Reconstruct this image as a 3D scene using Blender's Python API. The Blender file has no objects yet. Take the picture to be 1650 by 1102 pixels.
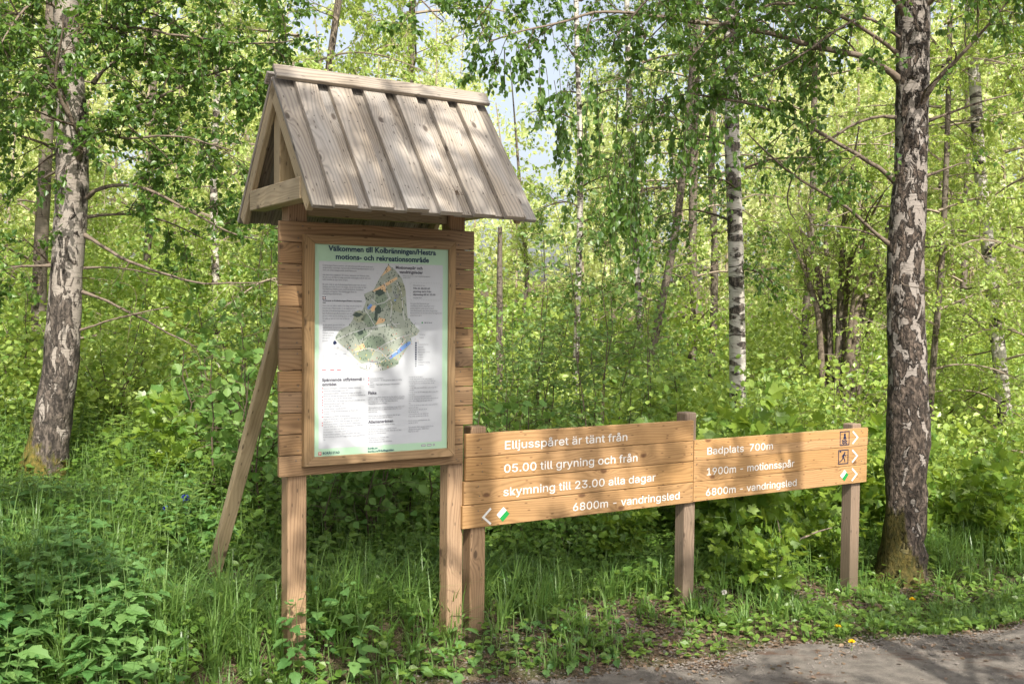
import bpy, bmesh, math, random
import numpy as np
from mathutils import Matrix, Vector

# ------------------------------------------------------------------ camera, sky, sun, exposure
SC = bpy.context.scene
COL = SC.collection
F_PX, CY, PITCH, ROLL, TH = 1677.5, 565.8, -0.0355, 0.0095, 1.0097
cam_d = bpy.data.cameras.new("camera")
cam_d.sensor_width = 36.0
cam_d.lens = 36.0 * F_PX / 1650.0
cam_d.shift_y = (CY - 551.0) / 1650.0
cam_d.clip_end = 1000.0
cam = bpy.data.objects.new("camera", cam_d)
COL.objects.link(cam)
cam.matrix_world = Matrix.Rotation(math.pi / 2 + PITCH, 4, 'X') @ Matrix.Rotation(-ROLL * -1.0, 4, 'Z')
SC.camera = cam

SUN_H = np.array([0.150, -0.558])
SUN_EL = math.radians(46.0)
sun_az = math.atan2(SUN_H[0], SUN_H[1])
world = bpy.data.worlds.new("World")
SC.world = world
world.use_nodes = True
wn = world.node_tree
sky = wn.nodes.new("ShaderNodeTexSky")
sky.sky_type = 'NISHITA'
sky.sun_disc = False
sky.sun_elevation = SUN_EL
sky.sun_rotation = sun_az
sky.air_density = 1.0
sky.dust_density = 5.0
sky.ozone_density = 1.0
bg = wn.nodes["Background"]
bg.inputs["Strength"].default_value = 0.15
veil = wn.nodes.new("ShaderNodeHueSaturation")        # a thin veil of high cloud
veil.inputs["Saturation"].default_value = 0.5
veil.inputs["Value"].default_value = 1.0
wn.links.new(sky.outputs[0], veil.inputs["Color"])
wn.links.new(veil.outputs[0], bg.inputs[0])
sd = bpy.data.lights.new("sun", 'SUN')
sd.energy = 4.5
sd.angle = math.radians(0.42)
sd.color = (1.0, 0.94, 0.84)
sun = bpy.data.objects.new("sun", sd)
COL.objects.link(sun)
to_sun = Vector((math.sin(sun_az) * math.cos(SUN_EL), math.cos(sun_az) * math.cos(SUN_EL), math.sin(SUN_EL)))
sun.rotation_euler = to_sun.to_track_quat('Z', 'Y').to_euler()
sun.location = to_sun * 60
SC.view_settings.view_transform = 'Standard'
SC.view_settings.look = 'None'
SC.view_settings.exposure = 0.85
SC.view_settings.gamma = 1.0
SC.cycles.max_bounces = 7
SC.cycles.diffuse_bounces = 4
SC.cycles.glossy_bounces = 2
SC.cycles.transmission_bounces = 4
SC.cycles.transparent_max_bounces = 4
SC.cycles.use_denoising = True
SC.cycles.sample_clamp_indirect = 6.0

# ------------------------------------------------------------------ helpers
UDIR = np.array([math.sin(TH), math.cos(TH), 0.0])
NDIR = np.array([math.cos(TH), -math.sin(TH), 0.0])
ORG = np.array([-1.2738, 5.6944, 0.0])
MB = Matrix(((UDIR[0], 0, NDIR[0], ORG[0]), (UDIR[1], 0, NDIR[1], ORG[1]), (0, 1, 0, 0), (0, 0, 0, 1)))   # (u, z, n) -> world


def at(px, py, Y):
    """point of the place seen at a spot of the photograph, Y metres ahead"""
    a, b = px - 825.0, py - CY
    cr, sr = math.cos(ROLL), math.sin(ROLL)
    X = cr * a + sr * b
    Yp = -sr * a + cr * b
    v, h = -Yp / F_PX, X / F_PX
    c, s = math.cos(PITCH), math.sin(PITCH)
    d = np.array([h, c - v * s, s + v * c])
    return d * (Y / d[1])


def smooth(a, b, x):
    t = np.clip((x - a) / (b - a), 0, 1)
    return t * t * (3 - 2 * t)


ROAD_Z = -2.13
# signed distance to the road edge (positive = on the road, towards the camera)
EP = np.array([1.49, 6.50])
ED = np.array([3.5, 1.18]) / math.hypot(3.5, 1.18)


def road_d(x, y):
    x = np.asarray(x, float); y = np.asarray(y, float)
    s = (x - EP[0]) * ED[0] + (y - EP[1]) * ED[1]
    d = (x - EP[0]) * ED[1] - (y - EP[1]) * ED[0]
    wob = 0.05 * np.sin(s * 2.3 + 0.6) + 0.03 * np.sin(s * 6.1) + 0.015 * np.sin(s * 14.0 + 1)
    return d + wob - 0.07 * np.clip(-s - 1.2, 0, 6) ** 1.3


def ground_z(x, y):
    x = np.asarray(x, float); y = np.asarray(y, float)
    base = np.clip(-1.985 - 0.082 * x, -2.24, -1.62)
    w = (x - ORG[0]) * -NDIR[0] + (y - ORG[1]) * -NDIR[1]
    z = base + 0.22 * (1 - np.exp(-np.clip(w, 0, 40) / 2.0)) + 0.045 * np.clip(y - 19, 0, 200)
    z = z + 0.025 * np.sin(x * 2.1 + y * 1.3) + 0.02 * np.sin(x * 4.7 - y * 3.9)
    rd = road_d(x, y)
    k = smooth(-0.55, 0.05, rd)
    return z * (1 - k) + (ROAD_Z - 0.012) * k


RNG = np.random.default_rng(7)


def link(o, parent=None):
    COL.objects.link(o)
    if parent is not None:
        o.parent = parent
    return o


def tag(o, label=None, cat=None, group=None, kind=None):
    if label: o["label"] = label
    if cat: o["category"] = cat
    if group: o["group"] = group
    if kind: o["kind"] = kind
    return o


def empty(name, loc=(0, 0, 0)):
    o = bpy.data.objects.new(name, None)
    o.location = loc
    return link(o)


def mesh_np(name, V, faces, mats, parent=None, tint=None, midx=None, smooth_sh=False, uv=None):
    """faces: list of int arrays (M,k); tint / midx: list of arrays per face array"""
    me = bpy.data.meshes.new(name)
    V = np.ascontiguousarray(V, dtype=np.float32)
    me.vertices.add(len(V))
    me.vertices.foreach_set("co", V.ravel())
    loops = np.concatenate([f.ravel() for f in faces]).astype(np.int32)
    tot = np.concatenate([np.full(len(f), f.shape[1], np.int32) for f in faces])
    start = np.concatenate([[0], np.cumsum(tot)[:-1]]).astype(np.int32)
    me.loops.add(len(loops))
    me.loops.foreach_set("vertex_index", loops)
    me.polygons.add(len(tot))
    me.polygons.foreach_set("loop_start", start)
    me.polygons.foreach_set("loop_total", tot)
    if midx is not None:
        me.polygons.foreach_set("material_index", np.concatenate(midx).astype(np.int32))
    me.polygons.foreach_set("use_smooth", np.full(len(tot), smooth_sh, dtype=bool))
    for m in mats:
        me.materials.append(m)
    if tint is not None:
        a = me.attributes.new("tint", 'FLOAT', 'FACE')
        a.data.foreach_set("value", np.concatenate(tint).astype(np.float32))
    me.update(calc_edges=True)
    me.validate()
    o = bpy.data.objects.new(name, me)
    return link(o, parent)


# ------------------------------------------------------------------ materials
def nt_new(name):
    m = bpy.data.materials.new(name)
    m.use_nodes = True
    nt = m.node_tree
    for n in list(nt.nodes):
        nt.nodes.remove(n)
    out = nt.nodes.new("ShaderNodeOutputMaterial")
    return m, nt, out


class NB:
    """tiny node builder"""
    def __init__(s, nt): s.nt = nt

    def n(s, t, **kw):
        nd = s.nt.nodes.new(t)
        for k, v in kw.items():
            setattr(nd, k, v)
        return nd

    def set(s, sock, v):
        if isinstance(v, bpy.types.NodeSocket): s.nt.links.new(v, sock)
        elif isinstance(v, (tuple, list)) and len(v) == 3 and sock.type == 'RGBA': sock.default_value = (*v, 1)
        else: sock.default_value = v

    def math(s, op, a, b=0.0, c=0.0):
        m = s.n("ShaderNodeMath", operation=op)
        s.set(m.inputs[0], a); s.set(m.inputs[1], b); s.set(m.inputs[2], c)
        return m.outputs[0]

    def noise(s, vec, scale=5.0, detail=3.0, rough=0.55, dist=0.0):
        m = s.n("ShaderNodeTexNoise")
        s.set(m.inputs["Vector"], vec); s.set(m.inputs["Scale"], scale)
        s.set(m.inputs["Detail"], detail); s.set(m.inputs["Roughness"], rough); s.set(m.inputs["Distortion"], dist)
        return m.outputs[0]

    def scale(s, vec, sc, loc=(0, 0, 0)):
        m = s.n("ShaderNodeMapping")
        s.set(m.inputs[0], vec); m.inputs["Scale"].default_value = sc; m.inputs["Location"].default_value = loc
        return m.outputs[0]

    def mix(s, f, a, b, blend='MIX'):
        m = s.n("ShaderNodeMix", data_type='RGBA', blend_type=blend)
        s.set(m.inputs[0], f); s.set(m.inputs[6], a); s.set(m.inputs[7], b)
        return m.outputs[2]

    def step(s, x, a, b):
        m = s.n("ShaderNodeMapRange", interpolation_type='SMOOTHSTEP')
        s.set(m.inputs[0], x); s.set(m.inputs[1], a); s.set(m.inputs[2], b)
        return m.outputs[0]

    def bump(s, h, strength=0.5, dist=0.01):
        m = s.n("ShaderNodeBump")
        s.set(m.inputs["Height"], h); m.inputs["Strength"].default_value = strength; m.inputs["Distance"].default_value = dist
        return m.outputs[0]

    def bsdf(s, out, color, rough=0.7, spec=0.3, normal=None):
        p = s.n("ShaderNodeBsdfPrincipled")
        s.set(p.inputs["Base Color"], color); s.set(p.inputs["Roughness"], rough)
        p.inputs["Specular IOR Level"].default_value = spec
        if normal is not None: s.nt.links.new(normal, p.inputs["Normal"])
        if out is not None: s.nt.links.new(p.outputs[0], out.inputs[0])
        return p


def plain(name, col, rough=0.6, spec=0.3):
    m, nt, out = nt_new(name)
    b = NB(nt)
    b.bsdf(out, col, rough, spec)
    return m


def wood_mat(name, light, dark, knotc, grey=0.0, greyc=(0.36, 0.33, 0.30), ring=60.0, contrast=1.0, dirt=0.0):
    m, nt, out = nt_new(name)
    b = NB(nt)
    uv = b.n("ShaderNodeUVMap").outputs[0]
    sep = b.n("ShaderNodeSeparateXYZ"); nt.links.new(uv, sep.inputs[0])
    low = b.noise(b.scale(uv, (1.1, 5.0, 1)), 1.0, 2.0, 0.5)
    low2 = b.noise(b.scale(uv, (0.5, 0.9, 1), (3, 7, 0)), 1.0, 1.0)
    vor = b.n("ShaderNodeTexVoronoi"); vor.voronoi_dimensions = '2D'
    nt.links.new(b.scale(uv, (3.4, 6.5, 1)), vor.inputs["Vector"]); vor.inputs["Scale"].default_value = 1.0
    d = vor.outputs["Distance"]
    vs = b.n("ShaderNodeSeparateColor"); nt.links.new(vor.outputs["Color"], vs.inputs[0])
    has = b.step(vs.outputs[0], 0.70, 0.74)
    infl = b.math('MULTIPLY', b.math('POWER', 2.718, b.math('MULTIPLY', d, -7.0)), has)
    t = b.math('ADD', b.math('MULTIPLY', sep.outputs[1], ring * 5.5), b.math('MULTIPLY', low, 60.0))
    t = b.math('ADD', t, b.math('MULTIPLY', infl, 26.0))
    rings = b.math('MULTIPLY_ADD', b.math('SINE', t), 0.5, 0.5)
    rings = b.math('POWER', rings, 2.2)
    fib = b.noise(b.scale(uv, (7, 260, 1)), 1.0, 2.0)
    fibl = b.noise(b.scale(uv, (2.5, 70, 1)), 1.0, 3.0)
    at_ = b.n("ShaderNodeAttribute", attribute_name="tint").outputs["Fac"]
    c = b.mix(b.math('MULTIPLY', rings, 0.62 * contrast), light, dark)
    c = b.mix(b.math('MULTIPLY', b.step(fibl, 0.35, 0.8), 0.35), c, dark)
    c = b.mix(b.math('MULTIPLY', b.step(fib, 0.55, 0.75), 0.25), c, (dark[0] * .7, dark[1] * .7, dark[2] * .7))
    if grey > 0:
        g = b.step(b.noise(b.scale(uv, (1.6, 5, 1), (9, 2, 0)), 1.0, 3.0), 0.25, 0.75)
        gm = b.mix(b.math('MULTIPLY', rings, 0.4), greyc, (greyc[0] * .6, greyc[1] * .58, greyc[2] * .56))
        c = b.mix(b.math('MULTIPLY', b.math('MULTIPLY_ADD', g, 0.7, 0.3), grey), c, gm)
    kd = b.math('ADD', d, b.math('MULTIPLY', b.math('SUBTRACT', fibl, 0.5), 0.06))
    km = b.math('MULTIPLY', b.math('SUBTRACT', 1.0, b.step(kd, 0.05, 0.13)), has)
    c = b.mix(b.math('MULTIPLY', km, 0.85), c, knotc)
    blot = b.noise(b.scale(uv, (2.6, 9, 1), (5, 1, 0)), 1.0, 5.0, 0.65)
    c = b.mix(b.math('MULTIPLY', b.step(blot, 0.52, 0.72), 0.38), c, (dark[0] * .75, dark[1] * .8, dark[2] * .85))
    vs2 = b.n("ShaderNodeTexVoronoi"); vs2.voronoi_dimensions = '2D'
    nt.links.new(b.scale(uv, (5, 16, 1), (2, 8, 0)), vs2.inputs["Vector"]); vs2.inputs["Scale"].default_value = 1.0
    spk = b.math('SUBTRACT', 1.0, b.step(vs2.outputs["Distance"], 0.04, 0.075))
    c = b.mix(b.math('MULTIPLY', spk, 0.7), c, knotc)
    if dirt > 0:
        wz = b.n("ShaderNodeSeparateXYZ"); nt.links.new(b.n("ShaderNodeNewGeometry").outputs["Position"], wz.inputs[0])
        dm = b.step(b.math('ADD', wz.outputs[2], b.math('MULTIPLY', blot, 0.5)), -1.35, -1.85)
        c = b.mix(b.math('MULTIPLY', dm, 0.6 * dirt), c, (0.075, 0.062, 0.04))
    hs = b.n("ShaderNodeHueSaturation")
    nt.links.new(c, hs.inputs["Color"])
    b.set(hs.inputs["Value"], b.math('MULTIPLY_ADD', at_, 0.5, 0.75))
    b.set(hs.inputs["Saturation"], b.math('MULTIPLY_ADD', low2, 0.3, 0.85))
    hgt = b.math('ADD', b.math('MULTIPLY', rings, -0.6), b.math('MULTIPLY', fib, -0.6))
    b.bsdf(out, hs.outputs[0], 0.68, 0.25, b.bump(hgt, 0.35, 0.0015))
    return m


def leaf_mat(name, c0, c1, trans=0.4, tcol=None, rough=0.38, spec=0.5):
    m, nt, out = nt_new(name)
    b = NB(nt)
    t = b.n("ShaderNodeAttribute", attribute_name="tint").outputs["Fac"]
    c = b.mix(t, c0, c1)
    p = b.bsdf(None, c, rough, spec)
    tr = b.n("ShaderNodeBsdfTranslucent")
    if tcol is None:
        tcol = tuple(min(1, v * k) for v, k in zip(c1, (1.9, 1.7, 1.1)))
    c2 = b.mix(0.6, c, tcol)
    nt.links.new(c2, tr.inputs[0])
    mx = b.n("ShaderNodeMixShader"); mx.inputs[0].default_value = trans
    nt.links.new(p.outputs[0], mx.inputs[1]); nt.links.new(tr.outputs[0], mx.inputs[2])
    nt.links.new(mx.outputs[0], out.inputs[0])
    return m


def bark_mat(name, white=(0.46, 0.41, 0.36), dark=(0.045, 0.038, 0.032), dark_lo=-0.15, dark_hi=0.10, hdark=2.0, moss=0.5, patch=(6, 6, 3.2), fiss=1.0, mcol=((0.17, 0.13, 0.028), (0.06, 0.068, 0.012)), mside=0.0):
    """birch-like bark: pale skin with lenticels, dark torn patches that take over near the foot, moss at the foot"""
    m, nt, out = nt_new(name)
    b = NB(nt)
    oc = b.n("ShaderNodeTexCoord").outputs["Object"]
    sep = b.n("ShaderNodeSeparateXYZ"); nt.links.new(oc, sep.inputs[0])
    z = sep.outputs[2]
    big = b.noise(b.scale(oc, patch), 1.0, 5.0, 0.62, 0.6)
    len_ = b.noise(b.scale(oc, (9, 9, 95)), 1.0, 2.0, 0.5)
    fine = b.noise(b.scale(oc, (40, 40, 22)), 1.0, 4.0, 0.6)
    pinkn = b.noise(b.scale(oc, (5, 5, 9), (4, 1, 2)), 1.0, 3.0)
    low = b.math('SUBTRACT', 1.0, b.step(z, 0.2, hdark))
    dm = b.step(b.math('ADD', big, b.math('MULTIPLY_ADD', low, dark_hi - dark_lo, dark_lo)), 0.50, 0.56)
    c = b.mix(pinkn, white, (white[0] * 0.72, white[1] * 0.66, white[2] * 0.62))
    c = b.mix(b.math('MULTIPLY', b.step(len_, 0.56, 0.66), 0.65), c, (white[0] * .3, white[1] * .28, white[2] * .26))
    crack = b.noise(b.scale(oc, (30, 30, 13)), 1.0, 4.0, 0.65, 0.5)
    dk = b.mix(b.step(crack, 0.4, 0.68), dark, (dark[0] * 4.6, dark[1] * 4.4, dark[2] * 4.2))
    c = b.mix(dm, c, dk)
    c = b.mix(b.math('MULTIPLY', b.step(fine, 0.5, 0.75), 0.3), c, (white[0] * .45, white[1] * .43, white[2] * .4))
    if moss > 0:
        mn = b.noise(b.scale(oc, (7, 7, 4), (2, 5, 8)), 1.0, 4.0, 0.6)
        mm = b.step(b.math('SUBTRACT', b.math('SUBTRACT', b.math('MULTIPLY', mn, 1.25), b.math('MULTIPLY', z, 0.8 / moss)), b.math('MULTIPLY', sep.outputs[0], mside)), 0.12, 0.28)
        mc = b.mix(b.step(fine, .3, .7), *mcol)
        c = b.mix(b.math('MULTIPLY', mm, 0.9), c, mc)
    h = b.math('ADD', b.math('MULTIPLY', dm, 0.5), b.math('MULTIPLY', crack, b.math('MULTIPLY_ADD', dm, 1.2, 0.15)))
    h = b.math('ADD', h, b.math('MULTIPLY', len_, 0.15))
    b.bsdf(out, c, 0.8, 0.15, b.bump(h, 0.9 * fiss, 0.02))
    return m


M_BOARD = wood_mat("plank_wood", (0.292, 0.176, 0.084), (0.145, 0.077, 0.033), (0.06, 0.036, 0.02), 0.25, (0.25, 0.205, 0.15), contrast=1.1)
M_SIGN = wood_mat("sign_wood", (0.385, 0.226, 0.100), (0.215, 0.117, 0.045), (0.10, 0.045, 0.022), 0.12, (0.30, 0.235, 0.15), contrast=0.9)
M_FRAME = wood_mat("frame_wood", (0.30, 0.195, 0.098), (0.16, 0.096, 0.043), (0.06, 0.036, 0.02), 0.15, (0.25, 0.205, 0.15), contrast=0.8)
M_ROOF = wood_mat("roof_wood", (0.32, 0.255, 0.18), (0.145, 0.108, 0.073), (0.05, 0.037, 0.028), 0.85, (0.285, 0.272, 0.256), contrast=1.5)
M_BEAM = wood_mat("beam_wood", (0.335, 0.260, 0.150), (0.205, 0.142, 0.072), (0.07, 0.048, 0.03), 0.15, contrast=0.7)
M_POST = wood_mat("post_wood", (0.345, 0.222, 0.126), (0.18, 0.105, 0.056), (0.07, 0.046, 0.03), 0.18, (0.26, 0.21, 0.16), dirt=1.0)
M_GPOST = wood_mat("weathered_post_wood", (0.235, 0.162, 0.106), (0.115, 0.074, 0.047), (0.055, 0.04, 0.03), 0.55, (0.20, 0.165, 0.135), dirt=1.0)
M_WHITE = plain("white_paint", (0.66, 0.655, 0.63), 0.45)
M_NAVY = plain("navy_paint", (0.010, 0.018, 0.055), 0.5)
M_GREEN = plain("green_paint", (0.012, 0.23, 0.05), 0.5)
M_SCREW = plain("screw_steel", (0.10, 0.085, 0.07), 0.5)
M_PGREEN = plain("poster_green", (0.36, 0.53, 0.38), 0.35)
M_PWHITE = plain("poster_white", (0.46, 0.48, 0.51), 0.18, 0.5)
M_PINK = plain("poster_ink", (0.012, 0.035, 0.085), 0.4)
M_PTEXT = plain("poster_text", (0.09, 0.09, 0.11), 0.4)
M_PGREY = plain("poster_grey_text", (0.22, 0.23, 0.25), 0.4)
M_PMAP = plain("map_ground", (0.30, 0.335, 0.28), 0.4)
M_PTAN = plain("map_tan", (0.62, 0.42, 0.24), 0.4)
M_PLAKE = plain("map_water", (0.14, 0.25, 0.52), 0.4)
M_PDARK = plain("map_dark_green", (0.05, 0.075, 0.06), 0.4)
M_PWOOD = plain("map_wood_green", (0.20, 0.255, 0.185), 0.4)
M_PROAD = plain("map_road", (0.48, 0.49, 0.49), 0.4)
M_PRED = plain("map_red", (0.42, 0.04, 0.045), 0.4)
M_PYEL = plain("map_yellow", (0.55, 0.45, 0.10), 0.4)

L_BIRCH = leaf_mat("birch_leaves", (0.05, 0.12, 0.025), (0.14, 0.24, 0.045), 0.45)
L_MID = leaf_mat("wood_leaves", (0.17, 0.28, 0.06), (0.42, 0.52, 0.15), 0.48)
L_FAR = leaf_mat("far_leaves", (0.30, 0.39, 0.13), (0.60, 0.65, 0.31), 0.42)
L_MAPLE = leaf_mat("maple_leaves", (0.075, 0.165, 0.025), (0.24, 0.34, 0.05), 0.45)
L_HAZEL = leaf_mat("hazel_leaves", (0.095, 0.20, 0.05), (0.20, 0.32, 0.085), 0.42, None, 0.5, 0.25)
L_SAPL = leaf_mat("sapling_leaves", (0.11, 0.21, 0.06), (0.24, 0.35, 0.11), 0.45)
L_NETTLE = leaf_mat("nettle_leaves", (0.075, 0.18, 0.05), (0.18, 0.31, 0.095), 0.38)
L_HERB = leaf_mat("herb_leaves", (0.075, 0.16, 0.025), (0.20, 0.30, 0.06), 0.4)
L_GRASS = leaf_mat("grass_blades", (0.075, 0.165, 0.035), (0.195, 0.305, 0.08), 0.4)
L_UNDER = leaf_mat("undergrowth_leaves", (0.11, 0.22, 0.04), (0.37, 0.47, 0.11), 0.42)
M_TWIG = plain("twig_bark", (0.10, 0.075, 0.055), 0.8, 0.1)
M_PALETWIG = plain("pale_twig_bark", (0.25, 0.205, 0.155), 0.8, 0.1)
M_STEM = plain("green_stem", (0.09, 0.15, 0.04), 0.6)
M_BARK_L = bark_mat("mossy_birch_bark", (0.33, 0.30, 0.265), (0.035, 0.030, 0.026), -0.025, 0.13, 2.3, 0.95, (12, 12, 5.5), mside=1.6)
M_BARK_R = bark_mat("dark_birch_bark", (0.29, 0.265, 0.24), (0.036, 0.029, 0.024), 0.02, 0.13, 3.2, 0.80, (14, 14, 7.5), 1.6, ((0.095, 0.075, 0.018), (0.04, 0.042, 0.01)), 2.2)
M_BARK_W = bark_mat("white_birch_bark", (0.52, 0.50, 0.46), (0.035, 0.03, 0.027), 0.0, 0.05, 1.8, 0.0, (3.2, 3.2, 7.5), 0.6)
M_LIMB = bark_mat("limb_bark", (0.20, 0.165, 0.13), (0.06, 0.048, 0.038), -0.05, 0.0, 1.0, 0.0, (9, 9, 9), 0.5)
M_BARK_G = bark_mat("grey_tree_bark", (0.17, 0.148, 0.12), (0.06, 0.05, 0.04), 0.0, 0.06, 2.0, 0.0, (7, 7, 3))


def ground_mat():
    m, nt, out = nt_new("forest_soil")
    b = NB(nt)
    p = b.n("ShaderNodeNewGeometry").outputs["Position"]
    n1 = b.noise(p, 1.7, 5, 0.6); n2 = b.noise(p, 28, 4, 0.65); n3 = b.noise(p, 90, 3, 0.6)
    c = b.mix(b.step(n2, 0.35, 0.7), (0.045, 0.032, 0.02), (0.17, 0.12, 0.085))
    c = b.mix(b.math('MULTIPLY', b.step(n3, 0.55, 0.72), 0.6), c, (0.28, 0.23, 0.18))
    c = b.mix(b.math('MULTIPLY', b.step(n1, 0.45, 0.65), 0.6), c, (0.035, 0.06, 0.014))
    b.bsdf(out, c, 0.95, 0.1, b.bump(b.math('ADD', n2, b.math('MULTIPLY', n3, .5)), 0.9, 0.03))
    return m


def road_mat():
    m, nt, out = nt_new("worn_asphalt")
    b = NB(nt)
    p = b.n("ShaderNodeNewGeometry").outputs["Position"]
    n1 = b.noise(p, 1.3, 4, 0.6); n2 = b.noise(p, 9, 5, 0.65); n3 = b.noise(p, 120, 3, 0.7); n4 = b.noise(p, 340, 2, 0.6)
    c = b.mix(b.step(n2, 0.3, 0.7), (0.165, 0.148, 0.126), (0.30, 0.268, 0.23))
    c = b.mix(b.math('MULTIPLY', b.step(n3, 0.5, 0.75), 0.6), c, (0.34, 0.31, 0.28))
    c = b.mix(b.math('MULTIPLY', b.step(n4, 0.52, 0.7), 0.55), c, (0.06, 0.052, 0.045))
    lit = b.math('MULTIPLY', b.step(b.noise(b.scale(p, (1.3, 3.2, 1), (1, 3, 0)), 1.6, 5, 0.7), 0.53, 0.66), 0.75)
    c = b.mix(lit, c, (0.15, 0.085, 0.055))
    b.bsdf(out, c, 0.92, 0.2, b.bump(b.math('ADD', b.math('MULTIPLY', n3, .6), n4), 1.0, 0.015))
    return m


M_GROUND = ground_mat()
M_ROAD = road_mat()
M_STONE = plain("grit_stone", (0.15, 0.132, 0.115), 0.9)
M_LITTER = leaf_mat("dry_litter", (0.07, 0.042, 0.025), (0.23, 0.165, 0.11), 0.1)


# ------------------------------------------------------------------ board builder (prisms with grain uv)
class Boards:
    def __init__(s):
        s.bm = bmesh.new()
        s.uv = s.bm.loops.layers.uv.new("UVMap")
        s.ti = s.bm.faces.layers.float.new("tint")

    def prism(s, poly, z0, z1, M, bevel=0.003, tint=None, mat=0, axis=0):
        """poly in local xy (grain runs along local x unless axis=1), extruded z0..z1, moved by M"""
        t = bmesh.new()
        lo = [t.verts.new((x, y, z0)) for x, y in poly]
        hi = [t.verts.new((x, y, z1)) for x, y in poly]
        t.faces.new(hi); t.faces.new(lo[::-1])
        k = len(poly)
        for i in range(k):
            t.faces.new((lo[i], lo[(i + 1) % k], hi[(i + 1) % k], hi[i]))
        bmesh.ops.recalc_face_normals(t, faces=t.faces)
        if bevel > 0:
            bmesh.ops.bevel(t, geom=list(t.edges), offset=bevel, segments=1, affect='EDGES', profile=0.5)
        ou, ov = random.random() * 50, random.random() * 50
        tt = random.random() if tint is None else tint
        vm = {}
        for v in t.verts:
            vm[v] = s.bm.verts.new(M @ v.co)
        for f in t.faces:
            nf = s.bm.faces.new([vm[v] for v in f.verts])
            nf[s.ti] = tt
            nf.material_index = mat
            nn = f.normal
            for l, lp in zip(f.loops, nf.loops):
                x, y, z = l.vert.co
                if axis == 1: x, y, nx = y, x, abs(nn.y)
                else: nx = abs(nn.x)
                if nx > 0.8: q = (y * 0.25, z)
                elif abs(nn.z) > 0.5: q = (x, y)
                else: q = (x, z + 0.37)
                lp[s.uv].uv = (q[0] + ou, q[1] + ov)
        t.free()

    def box(s, x0, x1, y0, y1, z0, z1, M, **kw):
        s.prism([(x0, y0), (x1, y0), (x1, y1), (x0, y1)], z0, z1, M, **kw)

    def build(s, name, mats, parent=None):
        me = bpy.data.meshes.new(name)
        s.bm.to_mesh(me); s.bm.free()
        for m in (mats if isinstance(mats, list) else [mats]):
            me.materials.append(m)
        return link(bpy.data.objects.new(name, me), parent)


def local(parent_loc):
    return Matrix.Translation(-Vector(parent_loc))


# ------------------------------------------------------------------ lettering
import os
FONT = None
try:
    _fp = os.path.join(bpy.utils.system_resource('DATAFILES'), "fonts", "Inter.woff2")     # sans face that ships inside Blender
    FONT = bpy.data.fonts.load(_fp)
except Exception:
    FONT = None


def bake_texts(specs, font=None):
    """specs: (string, x_left, baseline, target_width or None, size, kx) -> list of (verts, polys) in the plane"""
    objs = []
    for st, size, bold in specs:
        cu = bpy.data.curves.new("t", 'FONT')
        cu.body = st; cu.size = size; cu.resolution_u = 2
        cu.offset = bold
        if font: cu.font = font
        o = bpy.data.objects.new("t", cu)
        COL.objects.link(o); objs.append(o)
    bpy.context.view_layer.update()
    dg = bpy.context.evaluated_depsgraph_get()
    res = []
    for o in objs:
        me = bpy.data.meshes.new_from_object(o.evaluated_get(dg))
        V = np.array([v.co[:2] for v in me.vertices]) if len(me.vertices) else np.zeros((0, 2))
        P = [tuple(p.vertices) for p in me.polygons]
        res.append((V, P))
        bpy.data.meshes.remove(me)
    for o in objs:
        cu = o.data
        bpy.data.objects.remove(o); bpy.data.curves.remove(cu)
    return res


def flat_mesh(name, items, n, mats, parent, base, thick=0.0):
    """items: list of (V2 (k,2) in (u,z), polys, matindex, dn)"""
    bm = bmesh.new()
    for V, P, mi, dn in items:
        vs = [bm.verts.new((x, y, n + dn)) for x, y in V]
        for p in P:
            try:
                f = bm.faces.new([vs[i] for i in p]); f.material_index = mi
                f.normal_update()
                if f.normal.z < 0: f.normal_flip()
            except ValueError:
                pass
    if thick > 0:
        r = bmesh.ops.extrude_face_region(bm, geom=list(bm.faces))
        for v in [g for g in r["geom"] if isinstance(g, bmesh.types.BMVert)]:
            v.co.z += thick
    bmesh.ops.transform(bm, matrix=local(base) @ MB, verts=list(bm.verts))
    me = bpy.data.meshes.new(name)
    bm.to_mesh(me); bm.free()
    for m in mats: me.materials.append(m)
    return link(bpy.data.objects.new(name, me), parent)


def stroke(pts, w):
    """polyline of quads in the plane, mitred"""
    pts = np.array(pts, float)
    d = np.diff(pts, axis=0); d /= np.linalg.norm(d, axis=1)[:, None] + 1e-9
    nr = np.stack([-d[:, 1], d[:, 0]], 1)
    L, R = [], []
    for i in range(len(pts)):
        if i == 0: m = nr[0]
        elif i == len(pts) - 1: m = nr[-1]
        else:
            m = nr[i - 1] + nr[i]; m /= np.linalg.norm(m) + 1e-9
            m = m / max(0.5, float(m @ nr[i]))
        L.append(pts[i] + m * w / 2); R.append(pts[i] - m * w / 2)
    V = np.array(L + R); k = len(pts)
    P = [(i, k + i, k + i + 1, i + 1) for i in range(k - 1)]
    return V, P


def disc(c, r, k=10, ry=None):
    a = np.linspace(0, 2 * np.pi, k, endpoint=False)
    return np.stack([c[0] + r * np.cos(a), c[1] + (ry or r) * np.sin(a)], 1), [tuple(range(k))]


# ------------------------------------------------------------------ kiosk
random.seed(3)
KB = tuple(ORG + UDIR * 0.62 + NDIR * -0.08 + np.array([0, 0, -1.95]))
MK = local(KB) @ MB
kiosk = empty("information_kiosk", KB)
tag(kiosk, "tall wooden information kiosk with a pitched board roof over a framed trail map", "information board")
MZ = MK @ Matrix(((0, 1, 0, 0), (1, 0, 0, 0), (0, 0, 1, 0), (0, 0, 0, 1)))       # local x = up, y = u, z = n

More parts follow.
